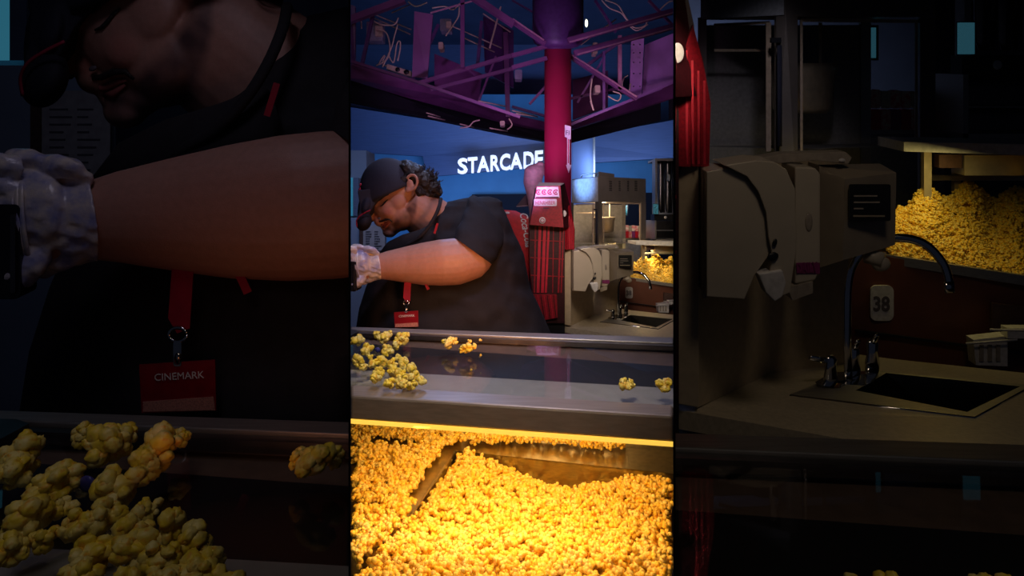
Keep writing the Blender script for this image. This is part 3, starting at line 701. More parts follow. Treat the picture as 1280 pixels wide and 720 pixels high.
# ------------------------------------------------------------------ service station, popper, warmers
def station(b):
    mid = b is MID; L = lambda a, c: a if mid else c
    t = thing('sink_counter', L('beige laminate counter holding the small steel sink', 'large dim beige counter with the sink at right side'), 'counter', (760, 480, 3.2), b)
    def pd(py): return F*.65/(py-HZ)
    pts = [(684, 404.5), (716, 390.5), (775, 386), (790, 388), (870, 396.5), (870, 437)]
    tv = [(x, y, pd(y)) for x, y in pts]; lo = []
    for x, y, d in tv:
        lo.append((x, y+F*.035/d, d))
    n = len(tv)
    hv = [(x, y, pd(y)) for x, y in [(750, 402.5), (775, 392.2), (846, 398.8), (823, 411.5)]]; hl = [(x, y+F*.035/d, d) for x, y, d in hv]
    tf = [(0, 1, 2, 13, 12), (2, 3, 4, 14, 13), (4, 5, 15, 14), (5, 0, 12, 15)]; bf = [tuple({**{i: i+6 for i in range(6)}, 12: 16, 13: 17, 14: 18, 15: 19}[q] for q in f) for f in tf]
    part('worktop', MB().add(tv+lo+hv+hl, tf+bf+[(i, i+n, (i+1) % n+n, (i+1) % n) for i in range(n)]+[(12, 13, 17, 16), (13, 14, 18, 17), (14, 15, 19, 18), (15, 12, 16, 19)]), M['laminate_top'], t, b)
    lb = [(x, y+F*.6/d, d) for x, y, d in [(tv[0][0]+3, tv[0][1], tv[0][2]), tv[1], tv[4], (870, 434, pd(434))]]
    la = [(x, y+F*.035/d, d) for x, y, d in [(tv[0][0]+3, tv[0][1], tv[0][2]), tv[1], tv[4], (870, 434, pd(434))]]
    part('cabinet_base', MB().add([(x, y+F*.17/d, d) for x, y, d in la]+lb, [(0, 1, 2, 3), (4, 5, 6, 7), (0, 4, 5, 1), (1, 5, 6, 2), (2, 6, 7, 3), (3, 7, 4, 0)]), M['laminate'], t, b)
    # splash panels
    s = thing('splash_panel', L('beige L-shaped splash panel standing on the sink counter', 'large dim beige splash panel behind the paper dispenser'), 'panel', (720, 408, 3.05), b)
    part('side_board', MB().prism([(713, 312, 3.02), (742, 310, 3.36), (742, 394, 3.36), (713, 407.5, 3.02)], .03), M['laminate'], s, b)
    part('edge_board', MB().prism([(705.5, 316, 3.0), (707, 312, 3.0), (711, 310.5, 3.0), (714, 312, 3.0), (714, 407.5, 3.0), (705.5, 406, 3.0)], .05), M['laminate'], s, b, bevel=.004)
    part('back_board', MB().prism([(742, 309, 3.36), (773, 308, 3.47), (773, 390.5, 3.47), (742, 394, 3.36)], .03), M['laminate'], s, b)
    # towel dispenser
    d = thing('towel_dispenser', L('beige rounded paper towel dispenser on the splash panel', 'large dim rounded paper towel dispenser'), 'dispenser', (730, 365, 3.0), b)
    body = [(717, 314), (724, 312.6), (731, 313.5), (737, 317), (741, 323), (743.5, 331), (744, 340), (741, 348), (736, 355), (732, 364.5), (717, 363.5)]
    part('body', MB().prism(body, .16, 2.90), M['disp'], d, b, bevel=.003)
    part('front_cover', MB().prism([(724, 311.5), (737, 309.5), (744, 310.2), (748.5, 313), (752, 321), (752.5, 345), (750, 362), (746, 363.5), (741, 357), (743.2, 348), (741.5, 340), (740.5, 330), (737.5, 322), (733, 316), (727, 313)], .18, 2.885), M['disp'], d, b, bevel=.003)
    part('paper_tail', MB().prism([(737.5, 354.5), (747, 353), (748.5, 358), (747, 363.5), (744, 365.5), (740.5, 362)], .06, 2.87), M['white'], d, b, bevel=.004)
    part('sensor_window', MB().ell((743.2, 347.6, 2.88), (2.3, 1.7, 1.5), -.3).ell((744, 342, 2.88), (.9, 1.5, 1), .2), M['black'], d, b, True)
    part('latch', MB().ell((720, 316.8, 2.92), (1.2, .9, .8)), M['ink'], d, b, True)
    part('side_seam', MB().bar((716.4, 314, 2.94), (716.4, 364, 2.94), 1.2, 8), M['disp_dark'], d, b)
    e = thing('hand_soap_dispenser', L('white dispenser with magenta print between towel unit and steel box', 'large dim white dispenser with magenta print'), 'dispenser', (756, 357, 3.1), b)
    part('body', MB().prism([(752, 312), (760, 312.5), (762, 315), (762, 353), (760, 357), (752, 358.5)], .16, 3.06), M['disp'], e, b, bevel=.006)
    part('window', MB().ell((757.4, 334, 3.06), (1.5, 3.8, 1)), M['disp_dark'], e, b, True)
    part('magenta_print', text_mb('DAILY', 752.5, 354, 3.055, 5.5, -.05, thick=.002, sx=.55, bold=.03).box(752.6, 350, 761.8, 354.4, 3.058, .002), M['magenta'], e, b)
    part('tray', MB().prism([(749, 360), (759, 357.5), (759, 362), (751, 365)], .08, 3.05), M['disp_dark'], e, b)
    f = thing('steel_dispenser', L('steel box dispenser with a black label beside the faucet', 'large dim steel box dispenser with black label above the faucet'), 'dispenser', (775, 352, 3.2), b)
    part('side_face', MB().prism([(761.5, 311.5, 3.16), (771.5, 317, 3.10), (771, 349, 3.10), (761.5, 352, 3.16)], .12), M['soapbox'], f, b)
    part('front_face', MB().prism([(771.5, 317, 3.10), (792, 314.5, 3.14), (791.5, 343, 3.14), (771, 349, 3.10)], .12), M['soapbox'], f, b)
    part('lid', MB().prism([(761.5, 311.5, 3.18), (786, 311, 3.30), (792, 314.5, 3.14), (771.5, 317, 3.10)], .02), M['soapbox'], f, b)
    lb_ = part('label_plate', MB().rbox(773.5, 319, 789.8, 333.5, 3.085, .006, .8), M['label'], f, b)
    if lb_:
        k = MB()
        for q, x1 in enumerate((784.5, 785.5, 779)): k.box(775.2, 323.3+q*2.5, x1, 323.9+q*2.5, 3.083, .001)
        part('label_print', k, M['disp_dark'], lb_, b); part('label_stripe', MB().box(775, 331.2, 787.5, 331.9, 3.083, .001), M['kettle'], lb_, b)
    part('spout', MB().ell((786, 350.5, 3.15), (3.8, 3, 3)).tube([(780, 347, 3.15), (787, 349, 3.14)], 3.2), M['disp'], f, b, True)
    k = thing('tray_lid', L('thin dark lid lying on top of the dispensers', 'large dark thin lid lying above the dispensers'), 'lid', (760, 310, 3.2), b)
    part('sheet', MB().prism([(733, 309.5), (748, 306.8), (772, 306.2), (774.5, 308.5), (773, 311), (760, 309.5), (742, 311)], .08, 3.15), M['disp_dark'], k, b, bevel=.002)
    part('knob', MB().ell((770.5, 309.5, 3.14), (1.4, .8, 1)), M['white'], k, b, True)
    # sink
    s = thing('sink', L('small drop-in steel sink set in the beige counter', 'large dim drop-in steel sink'), 'sink', (795, 402, 3.1), b)
    O = [(750, 402.5), (775, 392.2), (846, 398.8), (823, 411.5)]; I = [(776, 400.8), (788, 393.9), (841, 399.2), (820, 409.3)]
    o3 = [(x, y-.4, pd(y)) for x, y in O]; i3 = [(x, y-.3, pd(y)) for x, y in I]; lo = [(x+(800-x)*.25, y+F*.16/pd(y), pd(y)) for x, y in I]
    part('rim', MB().add(o3+i3, [(0, 1, 5, 4), (1, 2, 6, 5), (2, 3, 7, 6), (3, 0, 4, 7)]), M['steel'], s, b)
    part('basin', MB().add(i3+lo, [(0, 1, 5, 4), (1, 2, 6, 5), (2, 3, 7, 6), (3, 0, 4, 7), (4, 5, 6, 7)]), M['sinkdark'], s, b)
    part('rim_edge', MB().tube([(750, 402.8, pd(402.5)), (823, 411.6, pd(411.5)), (846, 399, pd(398.8))], .8, 6), M['chrome'], s, b, True)
    cut = None
    fa = thing('faucet', L('chrome gooseneck faucet arching over the small sink', 'large dim chrome gooseneck faucet'), 'faucet', (773, 396, pd(397)), b)
    dd = pd(397)
    neck = smoothpath([(773, 396, dd), (772.6, 375, dd), (773, 358, dd), (776, 349, dd), (783, 342.5, dd), (793, 340.2, dd-.03), (803, 342.5, dd-.06), (810, 349.5, dd-.08), (812.6, 356, dd-.09), (813, 361, dd-.09)])
    part('spout', MB().tube([tuple(v) for v in neck], 1.75, 14), M['chrome'], fa, b, True)
    part('outlet', MB().tube([(812.8, 357.5, dd-.09), (813.1, 362, dd-.09)], 2.1, 12), M['chrome'], fa, b, True)
    part('base_plate', MB().prism([(761, 398.4, pd(400)), (768, 394.4, pd(396)), (785, 393.8, pd(396)), (783, 397, pd(398)), (775, 400.5, pd(400))], .03), M['chrome'], fa, b)
    for hx, hy, pdh in ((775, 393, 396), (782.5, 390.5, 395), (766, 397, 398)):
        h = part('handle', MB().lathe(hx, pd(pdh), [(2.9, hy+3), (3.0, hy-1), (2.3, hy-4.5), (2.6, hy-8.5), (1.2, hy-10.5)], 14), M['chrome'], fa, b, True)
        if h: part('lever', MB().tube([(hx, hy-8, pd(pdh)), (hx+(-8 if hx < 770 else 2), hy-9.5 if hx < 770 else hy-12, pd(pdh)-.03)], [1.3, 1.0], 8), M['chrome'], h, b, True)
    # popper cabinet
    p = thing('popcorn_popper', L('steel and glass popcorn popping cabinet with vented hood', 'large dim popcorn popping cabinet with hanging kettle'), 'popcorn machine', (760, 420, 4.2), b)
    A, B_, C_ = (714.5, 4.30), (748, 4.0), (807.5, 4.27)
    part('hood', MB().add([(714.5, 224, 4.3), (748, 220.4, 4.0), (807.5, 223.4, 4.27), (780, 224.5, 4.6), (714.5, 254, 4.3), (748, 252.6, 4.0), (807.5, 252.8, 4.27), (780, 254, 4.6)],
         [(0, 1, 2, 3), (4, 5, 6, 7), (0, 4, 5, 1), (1, 5, 6, 2), (2, 6, 7, 3), (3, 7, 4, 0)]), M['hood'], p, b, bevel=.004)
    part('side_panel', MB().prism([(715, 225, 4.285), (747.5, 221.3, 3.99), (747.5, 252, 3.99), (715, 253.6, 4.285)], .004), M['panel_white'], p, b)
    part('top_box', MB().prism([(748.5, 214.5, 4.02), (768, 217.5, 4.12), (768, 223.5, 4.12), (748.5, 222.5, 4.02)], .2), M['hood'], p, b)
    part('top_bracket', MB().tube([(726, 222, 4.2), (728, 218.5, 4.2), (744, 216.5, 4.05), (746, 220, 4.05)], .9, 6), M['steel'], p, b, True)
    for vx in (763, 773.6, 784.2, 794.6):
        k = MB(); dv = 4.0+(vx-748)/59.5*.27-.012
        for q in range(6): k.prism([(vx-2.1, 226.2+q*2.2, dv), (vx+2.1, 226.5+q*2.2, dv+.015), (vx+2.1, 227.6+q*2.2, dv+.015), (vx-2.1, 227.3+q*2.2, dv)], .01)
        part('vent', k, M['black'], p, b)
    for pts in ([(744.5, 252, 4.02), (748.3, 252, 3.99), (753, 252, 4.02), (753, 330, 4.02), (748.3, 330, 3.99), (744.5, 330, 4.02)], [(801.5, 252, 4.24), (807.5, 252, 4.26), (807.5, 330, 4.26), (801.5, 330, 4.24)], [(714, 253, 4.3), (717, 253, 4.28), (717, 330, 4.28), (714, 330, 4.3)]):
        part('post', MB().prism(pts, .03), M['hood'], p, b)
    part('post', MB().prism([(778, 254, 4.6), (782, 254, 4.6), (782, 330, 4.6), (778, 330, 4.6)], .03), M['steel'], p, b)
    part('door_pane', MB().prism([(753, 253, 4.02), (801.5, 253, 4.24), (801.5, 330, 4.24), (753, 330, 4.02)], .006), M['glass'], p, b)
    part('side_pane', MB().prism([(717, 254, 4.28), (744.5, 253, 4.02), (744.5, 330, 4.02), (717, 330, 4.28)], .006), M['glass'], p, b)
    part('inner_frame', MB().bar((754.5, 254, 4.05), (754.5, 306, 4.05), 1).bar((800, 254.5, 4.25), (800, 306, 4.25), 1).bar((754, 254, 4.05), (801, 254.5, 4.25), 1.4).bar((720, 256, 4.3), (742, 255, 4.07), 1.2).bar((741.5, 255, 4.07), (741.5, 306, 4.07), 2), M['beige'], p, b)
    part('interior_back', MB().prism([(717, 256, 4.55), (781, 256, 4.62), (781, 330, 4.62), (717, 330, 4.55)], .01), M['panel_grey'], p, b)
    kt = part('kettle', MB().lathe(755, 4.28, [(13.5, 272), (14.2, 271), (14.2, 274), (13, 276), (12, 289), (9, 291), (0.5, 291)], 28), M['kettle'], p, b, True)
    if kt: part('kettle_hanger', MB().bar((750, 255, 4.28), (750, 272, 4.28), 1.5).bar((762, 255, 4.28), (762, 272, 4.28), 1.2).bar((720, 266, 4.26), (744, 266, 4.26), 1), M['beige'], kt, b)
    part('shelf', MB().prism([(716, 304, 4.3), (748, 305, 4.03), (803, 304, 4.27), (781, 303, 4.6)], .02), M['steel'], p, b)
    part('hinge', MB().box(742.5, 261, 746.5, 263, 3.99, .02), M['black'], p, b)
    part('door_handle', MB().tube([(745.8, 264, 3.97), (745.8, 304, 3.97)], 1.0, 8), M['cap'], p, b, True)
    part('cabinet_base', MB().prism([(714.5, 330, 4.3), (748, 330, 4.0), (807.5, 330, 4.27), (807.5, 420, 4.27), (748, 420, 4.0), (714.5, 420, 4.3)], .3), M['hood'], p, b)
    # candy display behind
    cd = thing('candy_display', L('bright candy packets displayed behind the popper glass', 'large dim candy packets seen behind the popper'), 'candy', (796, 300, 5.0), b)
    r2 = random.Random(3)
    part('shelf', MB().box(780, 297.5, 812, 299, 4.98, .2), M['steel'], cd, b); part('stand', MB().box(781, 299, 811, 470, 4.98, .18), M['box_grey'], cd, b)
    for q in range(7):
        x = 782+q*4.0; part('packet', MB().rbox(x, 281+r2.random()*2, x+3.8, 289, 4.95, .05, 1), M[('candy', 'kettle', 'candy')[q % 3]], cd, b); part('packet', MB().rbox(x, 289.3, x+3.8, 297.5, 4.95, .05, 1), M[('coke', 'candy', 'magenta')[q % 3]], cd, b)
    sc = thing('screen_reflection', L('glowing blue panel standing for a screen reflection in the popper glass', 'large dim blue panel standing for a reflection in the popper glass'), 'screen', (770, 268, 4.75), b)  # glowing panel stands in for a blue screen mirrored in the glass
    part('screen', MB().box(760, 257, 784, 269, 4.72, .03), M['cyan'], sc, b); part('bezel', MB().box(759, 256, 785, 270, 4.75, .03), M['black'], sc, b)
    # drink machine at the right edge
    m = thing('drink_machine', L('tall drink machine with clear cylinders at the right edge', 'large dim drink machine with clear cylinders'), 'drink machine', (832, 320, 4.7), b)
    part('back_panel', MB().box(819, 198, 858, 268, 4.85, .05), M['box_grey'], m, b)
    part('frame', MB().box(819, 198, 858, 201, 4.6, .25).box(819, 201, 821.5, 268, 4.6, .1), M['steel'], m, b)
    for x in (826.5, 835.5, 845):
        part('cylinder', MB().lathe(x, 4.7, [(3.3, 202), (3.6, 206), (3.6, 240), (4.0, 242), (3.6, 262), (2, 266)], 16), M['steel_dark'], m, b, True)
        part('tube', MB().tube([(x+4, 202, 4.62), (x+4.3, 235, 4.62), (x+3.6, 266, 4.62)], .9, 6), M['black'], m, b, True)
    part('valve', MB().rbox(835, 218, 837.5, 226, 4.6, .04, 1), M['kettle'], m, b)
    cpn = part('control_panel', MB().box(818, 268, 858, 275.5, 4.55, .12), M['label'], m, b)
    if cpn: part('dial', MB().ell((832, 271.8, 4.55), (1.9, 1.9, 1.5)), M['white'], cpn, b, True)
    part('body', MB().box(818.5, 275.5, 820.5, 301, 4.55, .3).box(818.5, 299, 858, 301, 4.55, .3), M['steel'], m, b)
    part('inner_shelf', MB().box(820, 288, 858, 288.8, 4.65, .15), M['steel'], m, b)
    part('inner_back', MB().box(820, 276, 858, 299, 4.82, .03), M['steel_dark'], m, b)
    part('pane', MB().box(820.5, 276, 858, 299, 4.56, .006), M['glass'], m, b)
    sg = thing('small_screen', L('tiny green and blue lit screen beside the drink machine', 'dim green and blue lit screen beside the drink machine'), 'screen', (820, 268, 4.7), b)
    part('screen', MB().box(817.3, 255, 823, 267.5, 4.5, .03), M['cyan'], sg, b); 
    part('case', MB().box(816.8, 254.5, 823.5, 268, 4.53, .03), M['black'], sg, b)
    # heated shelf
    h = thing('serving_shelf', L('white topped serving shelf above the far popcorn', 'large dim shelf standing above the far popcorn'), 'shelf', (810, 330, 3.95), b)
    part('top', MB().prism([(795, 302.2, 3.9), (858, 303.4, 3.8), (858, 308, 3.8), (795, 306, 3.9)], .28), M['white'], h, b)
    part('post', MB().box(803, 306, 806, 340, 3.92, .03), M['kettle'], h, b); part('post', MB().box(815, 307, 817.5, 330, 4.1, .03), M['kettle'], h, b); part('post', MB().box(848, 308, 851, 345, 3.85, .03), M['kettle'], h, b)
    part('heater_box', MB().box(819, 307.5, 858, 315.5, 3.9, .12), M['kettle'], h, b)
    part('controls', MB().box(809, 307.3, 818, 312.5, 3.9, .05), M['brown'], h, b)
    part('lower_rail', MB().box(806, 315.5, 858, 317.5, 4.05, .03), M['steel'], h, b)
    # far cabinet with popcorn tray
    c = thing('popcorn_cabinet', L('brown cabinet with a steel tray of popcorn marked 38', 'large dim brown cabinet with numbered tag under popcorn'), 'cabinet', (800, 420, 3.85), b)
    part('front', MB().prism([(774, 345, 3.80), (858, 360, 3.70), (858, 420, 3.70), (774, 420, 3.80)], .16), M['cabinet'], c, b); part('tray_body', MB().prism([(811, 352, 3.96), (858, 359, 3.88), (858, 420, 3.88), (811, 420, 3.96)], .4), M['cabinet'], c, b)
    part('rim', MB().prism([(786, 346.5, 3.79), (858, 357.5, 3.67), (858, 361.5, 3.67), (786, 350, 3.79)], .03), M['steel'], c, b)
    dr = part('drawer', MB().prism([(830, 366, 3.71), (858, 369, 3.68), (858, 386, 3.68), (830, 383, 3.71)], .02), M['brown'], c, b)
    part('groove', MB().bar((776, 377, 3.78), (858, 388, 3.68), .9, 2), M['black'], c, b)
    tg = part('number_tag', MB().rbox(781.8, 359, 791, 373, 3.775, .01, 2.4), M['white'], c, b)
    if tg: part('number', text_mb('38', 782.7, 369, 3.773, 8, thick=.002, sx=.85, bold=.03), M['ink'], tg, b)
    cup = thing('straw_holder', L('small white straw and cup holder at the right edge', 'large dim white straw holder at the right edge'), 'holder', (832, 392, 3.6), b)
    part('box', MB().prism([(822.5, 380.5), (836, 379), (836, 391), (823.5, 390.5)], .06, 3.62), M['white'], cup, b)
    part('straw', MB().tube([(819.5, 382, 3.6), (840, 380.5, 3.6)], .5, 6), M['white'], cup, b, True); part('straw', MB().tube([(829, 376.5, 3.6), (856, 377, 3.6)], .5, 6), M['white'], cup, b, True)
    part('cup', MB().box(836, 376, 850, 380, 3.6, .05), M['white'], cup, b)
    k = MB()
    for q in range(3): k.box(825+q*3.3, 382.5, 826.6+q*3.3, 389, 3.615, .004)
    part('slot', k, M['disp_dark'], cup, b)
    for q in (t, p): close(q)

def standee(b):
    mid = b is MID; L = lambda a, c: a if mid else c
    d0 = 2.95
    t = thing('plaid_standee', L('tall red and black plaid cup-shaped display beside the column', 'edge of a large dim red plaid display at the right side'), 'display', (690, 420, d0+.2), b)
    part('body', MB().prism([(662, 280, d0), (703, 283, d0), (706, 290, d0), (706, 404, d0), (673, 404, d0), (666, 368, d0), (662, 330, d0)], .2), M['tower_dark'], t, b)
    part('side', MB().prism([(702.5, 283, d0), (711.5, 256, d0+.03), (715.5, 270, d0+.05), (718.6, 287, d0+.06), (718, 312, d0+.06), (705, 312, d0)], .15), M['tower_red'], t, b)
    tp = part('top_box', MB().prism([(671, 233, d0-.06), (700.5, 232, d0-.06), (704.5, 284.5, d0-.06), (662.5, 281, d0-.06)], .24), M['tower_red'], t, b)
    part('top_side', MB().prism([(700.5, 232, d0-.06), (706, 229, d0+.05), (712, 256, d0+.05), (714, 284, d0+.05), (704.5, 284.5, d0-.06)], .1), M['tower_dark'], t, b)
    part('lid', MB().prism([(671, 233.3, d0-.06), (674, 227.8, d0+.1), (706, 228.8, d0+.05), (700.5, 232.5, d0-.06)], .05), M['white'], t, b)
    pn = part('printed_panel', MB().prism([(671.5, 234, d0-.066), (697.8, 233.5, d0-.066), (699.3, 247, d0-.066), (668.7, 247, d0-.066)], .004), M['white'], t, b)
    k = MB()
    for q in range(4):
        cx, cy = 673.2+q*7.2, 240.2
        k.tube([(cx+2.8*math.cos(a), cy+2.8*math.sin(a), d0-.068) for a in [math.radians(40+q_*28) for q_ in range(11)]], .75, 6); k.ell((cx, cy, d0-.068), (1.2, 1.2, .6), 0, 10, 6)
    part('ring_print', k, M['column'], t, b)
    part('print_band', MB().rbox(667.5, 248.8, 696, 257.5, d0-.07, .004, 1.2), M['white'], t, b)
    part('band_lettering', text_mb('HENRHIBER', 669, 256, d0-.073, 7.2, thick=.002, sx=.66), M['column'], t, b)
    part('band_line', MB().box(670, 246, 698.5, 247.2, d0-.07, .003).box(679, 259.5, 686, 260.8, d0-.07, .003), M['tower_dark'], t, b)
    part('roundel', MB().ell((678, 275.5, d0-.065), (4, 4.2, .8)), M['white'], t, b, True); part('roundel', MB().ell((705.4, 267, d0-.03), (2.7, 4, .8)), M['white'], t, b, True)
    part('roundel_ring', MB().tube([(678+2.3*math.cos(a), 275.5+2.4*math.sin(a), d0-.07) for a in [i*.5 for i in range(13)]], .45, 6), M['column'], t, b, True)
    for x0, x1, m, wd in [(673.5, 675.5, 'tower_bright', 3.4), (679.5, 681, 'tower_bright', 3.6), (684.5, 685.2, 'tower_bright', 2.6), (690.5, 690.8, 'tower_red', 1.2), (699.3, 698, 'tower_red', 2.2), (703, 701.5, 'tower_red', 1.6), (668, 671, 'tower_red', 2)]:
        part('stripe', MB().bar((x0+1.5, 283, d0-.008), (x1-3 if x0 < 690 else x1, 366, d0-.008), wd, 1), M[m], t, b)
    for y in (300, 322, 344): part('stripe', MB().bar((663, y, d0-.004), (705, y+2, d0-.004), 1.2, 1), M['tower_red'], t, b)
    for q in range(5): part('stripe', MB().bar((706.5+q*2.4, 262+q*4, d0+.018), (707+q*2.3, 311, d0+.02), .9, 1), M['tower_bright'], t, b)
    part('foot_band', MB().prism([(666.5, 368), (696, 368.5), (697, 397), (675, 401)], .02, d0-.02), M['tower_red'], t, b)
    for q in range(6): part('stripe', MB().bar((672+q*4, 369, d0-.026), (677+q*3.6, 398, d0-.026), 1, 1), M[('tower_bright', 'tower_dark')[q % 2]], t, b)
    part('black_foot', MB().box(672, 399, 706, 420, d0+.02, .2), M['black'], t, b)
    close(t)
    if not mid: return
    c = thing('drink_cooler', 'red drink cooler with white script behind the worker\'s shoulder', 'cooler', (650, 420, 3.2), b)
    part('cabinet', MB().prism([(626, 262), (645, 263.5), (661.5, 272.5), (664, 420), (626, 420)], .4, 3.2), M['coke'], c, b)
    part('script', text_mb('Coca-Cola', 649.5, 266, 3.19, 14, math.radians(80), .35, .004, .72, bold=.01), M['white'], c, b)
    part('door_edge', MB().bar((661.5, 273, 3.18), (663, 400, 3.18), 1.5, 3), M['tower_dark'], c, b)
    part('white_swirl', MB().ell((634, 266, 3.19), (3.5, 1.6, 1)), M['white'], c, b, True)
    g = thing('pink_figure', 'pale pink rounded plush figure partly behind the red column', 'figure', (668, 300, 3.8), b)
    k = MB().ell((669, 214, 3.8), (13.5, 9, 12)).tube([(668, 212, 3.8), (666, 228, 3.8), (669, 246, 3.8), (672, 280, 3.8)], [12.5, 12, 10, 9], 18).ell((675, 206, 3.8), (6, 4, 6))
    part('body', remeshed(k, 3.8, 1.2, 6), M['pink'], g, b, True)
    h = thing('dark_awning', 'small dark peaked cover left of the plaid display', 'cover', (655, 260, 4.0), b)
    part('cover', MB().prism([(645.5, 257.5), (657, 243.5), (667, 246), (667, 256.5)], .25, 4.0), M['brown'], h, b)
    part('edge', MB().bar((645.5, 258, 3.98), (667, 256.7, 3.98), 1.2, 2), M['beige'], h, b)

# ------------------------------------------------------------------ popcorn case tops
def pc(py, h=.30): return F*h/(py-HZ)
def lerp(a, b, t): return a+(b-a)*t
def case_top(b, station_bay=None):
    which = b.name
    lab = {'mid': 'steel framed glass topped popcorn case running across the foreground', 'left': 'large dim glass topped case in front of the big worker at the left', 'right': 'large dim glass topped case below the sink at the right'}[which]
    t = thing('popcorn_case', lab, 'display case', (640, 1100, 1.1), b) if which == 'mid' else thing('popcorn_case', lab, 'display case', (500 if which == 'left' else 780, 480, 1.0), b)
    X0, X1 = 405, 880
    u = lambda x: (x-438)/404.0
    back_o = lambda x: lerp(408.3, 421.8, u(x)); back_i = lambda x: lerp(412.2, 428.6, u(x)); bar_b = lambda x: lerp(480.5, 505.7, u(x)); bar_f = lambda x: lerp(494.7, 520, u(x))
    XL = X0
    def slab(ya, yb, h0, th, x0, x1, off=0):
        P0 = [(x0, ya(x0)), (x1, ya(x1)), (x1, yb(x1)), (x0, yb(x0))]; top = [(x, y, pc(y)) for x, y in P0]
        top = [(x, HZ+(y-HZ)*(.30+off)/.30, d) for x, y, d in top]
        lo = [(x, y+th*F/d, d) for x, y, d in top]
        return MB().add(top+lo, [(0, 1, 2, 3), (7, 6, 5, 4), (0, 4, 5, 1), (1, 5, 6, 2), (2, 6, 7, 3), (3, 7, 4, 0)])
    part('back_rail', slab(back_o, back_i, .3, .035, XL, X1), M['steel'], t, b, bevel=.002)
    part('rail_lip', slab(lambda x: back_i(x)+.2, lambda x: back_i(x)+2.2, .3, .01, 448, X1, .004), M['steel_dark'], t, b)
    part('side_rail', MB().add([(x, y, pc(y)) for x, y in ((405, 411), (444, 411.8), (449, 413.6), (405, 437))]+[(x, y+.03*F/pc(y), pc(y)) for x, y in ((405, 411), (444, 411.8), (449, 413.6), (405, 437))],
         [(0, 1, 2, 3), (4, 5, 6, 7), (0, 4, 5, 1), (1, 5, 6, 2), (2, 6, 7, 3), (3, 7, 4, 0)]), M['steel_dark'], t, b)
    part('glass_top', slab(back_i, bar_b, .3, .004, XL, X1, .006), M['glass_top'], t, b)
    dk = .02  # strips added under the glass; the dark one stands in for a reflection
    a1 = lambda x: lerp(418.5, 446, u(x)) ; a2 = lambda x: lerp(450, 472, u(x)); a3 = lambda x: lerp(471, 494.5, u(x))
    part('deck_back', slab(back_i, a1, .3, .006, XL, X1, dk), M['deck_brown'], t, b)
    part('reflection_strip', slab(a1, a2, .3, .006, XL, X1, dk), M['deck_reflection'], t, b)
    part('deck_panel', slab(a2, a3, .3, .006, XL, X1, dk), M['deck_grey'], t, b)
    part('deck_front', slab(a3, bar_b, .3, .006, XL, X1, dk), M['deck_brown'], t, b)
    part('front_rail', slab(bar_b, bar_f, .3, .040, XL, X1), M['steel_warm'], t, b, bevel=.004)
    if which != 'mid': return t
    # front pane, warm strip, tray and recess
    part('light_strip', slab(lambda x: bar_f(x)-1.5, lambda x: bar_f(x)-.1, .3, .006, X0, X1, .0405), M['strip'], t, b)
    pf = lambda x: bar_f(x)-5
    fp = [(x, y, pc(y)) for x, y in ((X0, bar_f(X0)-3), (X1, bar_f(X1)-3))]; fw = []
    for x, y, d in fp: fw.append((x, y+.042*F/d, d))
    for x, y, d in fp[::-1]: d2 = d-.19; fw.append((640+(x-640)*d/d2, HZ+F*.66/d2, d2))
    part('front_pane', MB().add(fw+[(x, y, d-.005) for x, y, d in fw], [(0, 1, 2, 3), (7, 6, 5, 4), (0, 4, 5, 1), (1, 5, 6, 2), (2, 6, 7, 3), (3, 7, 4, 0)]), M['glass'], t, b)
    part('back_wall', slab(back_o, lambda x: back_o(x)+1.5, .3, .5, X0, X1, .036), M['tray'], t, b)
    ht = .575
    def tp(x, y): return (x, y, F*ht/(y-HZ))
    A, R, Bc = (568, 563), (846, 592.5), (506, 654)
    part('tray_back', MB().prism([tp(405, 520), tp(900, 556), tp(900, 607), tp(568, 571.5), tp(405, 571.5)], .0).add([], []), M['tray'], t, b) if False else None
    def flat(pts, th, m, nm):
        top = [tp(x, y) for x, y in pts]; lo = [(x, y+th*F/d, d) for x, y, d in top]; n = len(top)
        part(nm, MB().add(top+lo, [tuple(range(n)), tuple(range(2*n-1, n-1, -1))]+[(i, i+n, (i+1) % n+n, (i+1) % n) for i in range(n)]), m, t, b)
    flat([(405, 524), (880, 556), (880, 596), A], .004, M['tray'], 'tray_shelf')
    flat([(405, 524), A, Bc, (430, 820), (300, 820)], .004, M['tray'], 'tray_side')
    wall = lambda p, q, nm, lip=0: part(nm, MB().add([tp(*p), tp(*q), (q[0], q[1]+.2*F/tp(*q)[2], tp(*q)[2]), (p[0], p[1]+.2*F/tp(*p)[2], tp(*p)[2])]+[(x+1.6, y+2.0, d) for x, y, d in (tp(*p), tp(*q), (q[0], q[1]+.2*F/tp(*q)[2], tp(*q)[2]), (p[0], p[1]+.2*F/tp(*p)[2], tp(*p)[2]))], [(0, 1, 2, 3), (4, 5, 6, 7), (0, 4, 5, 1), (1, 5, 6, 2), (2, 6, 7, 3), (3, 7, 4, 0)]), M['tray'], t, b)
    wall(A, (880, 596), 'bin_wall'); wall(Bc, A, 'bin_wall')
    return t

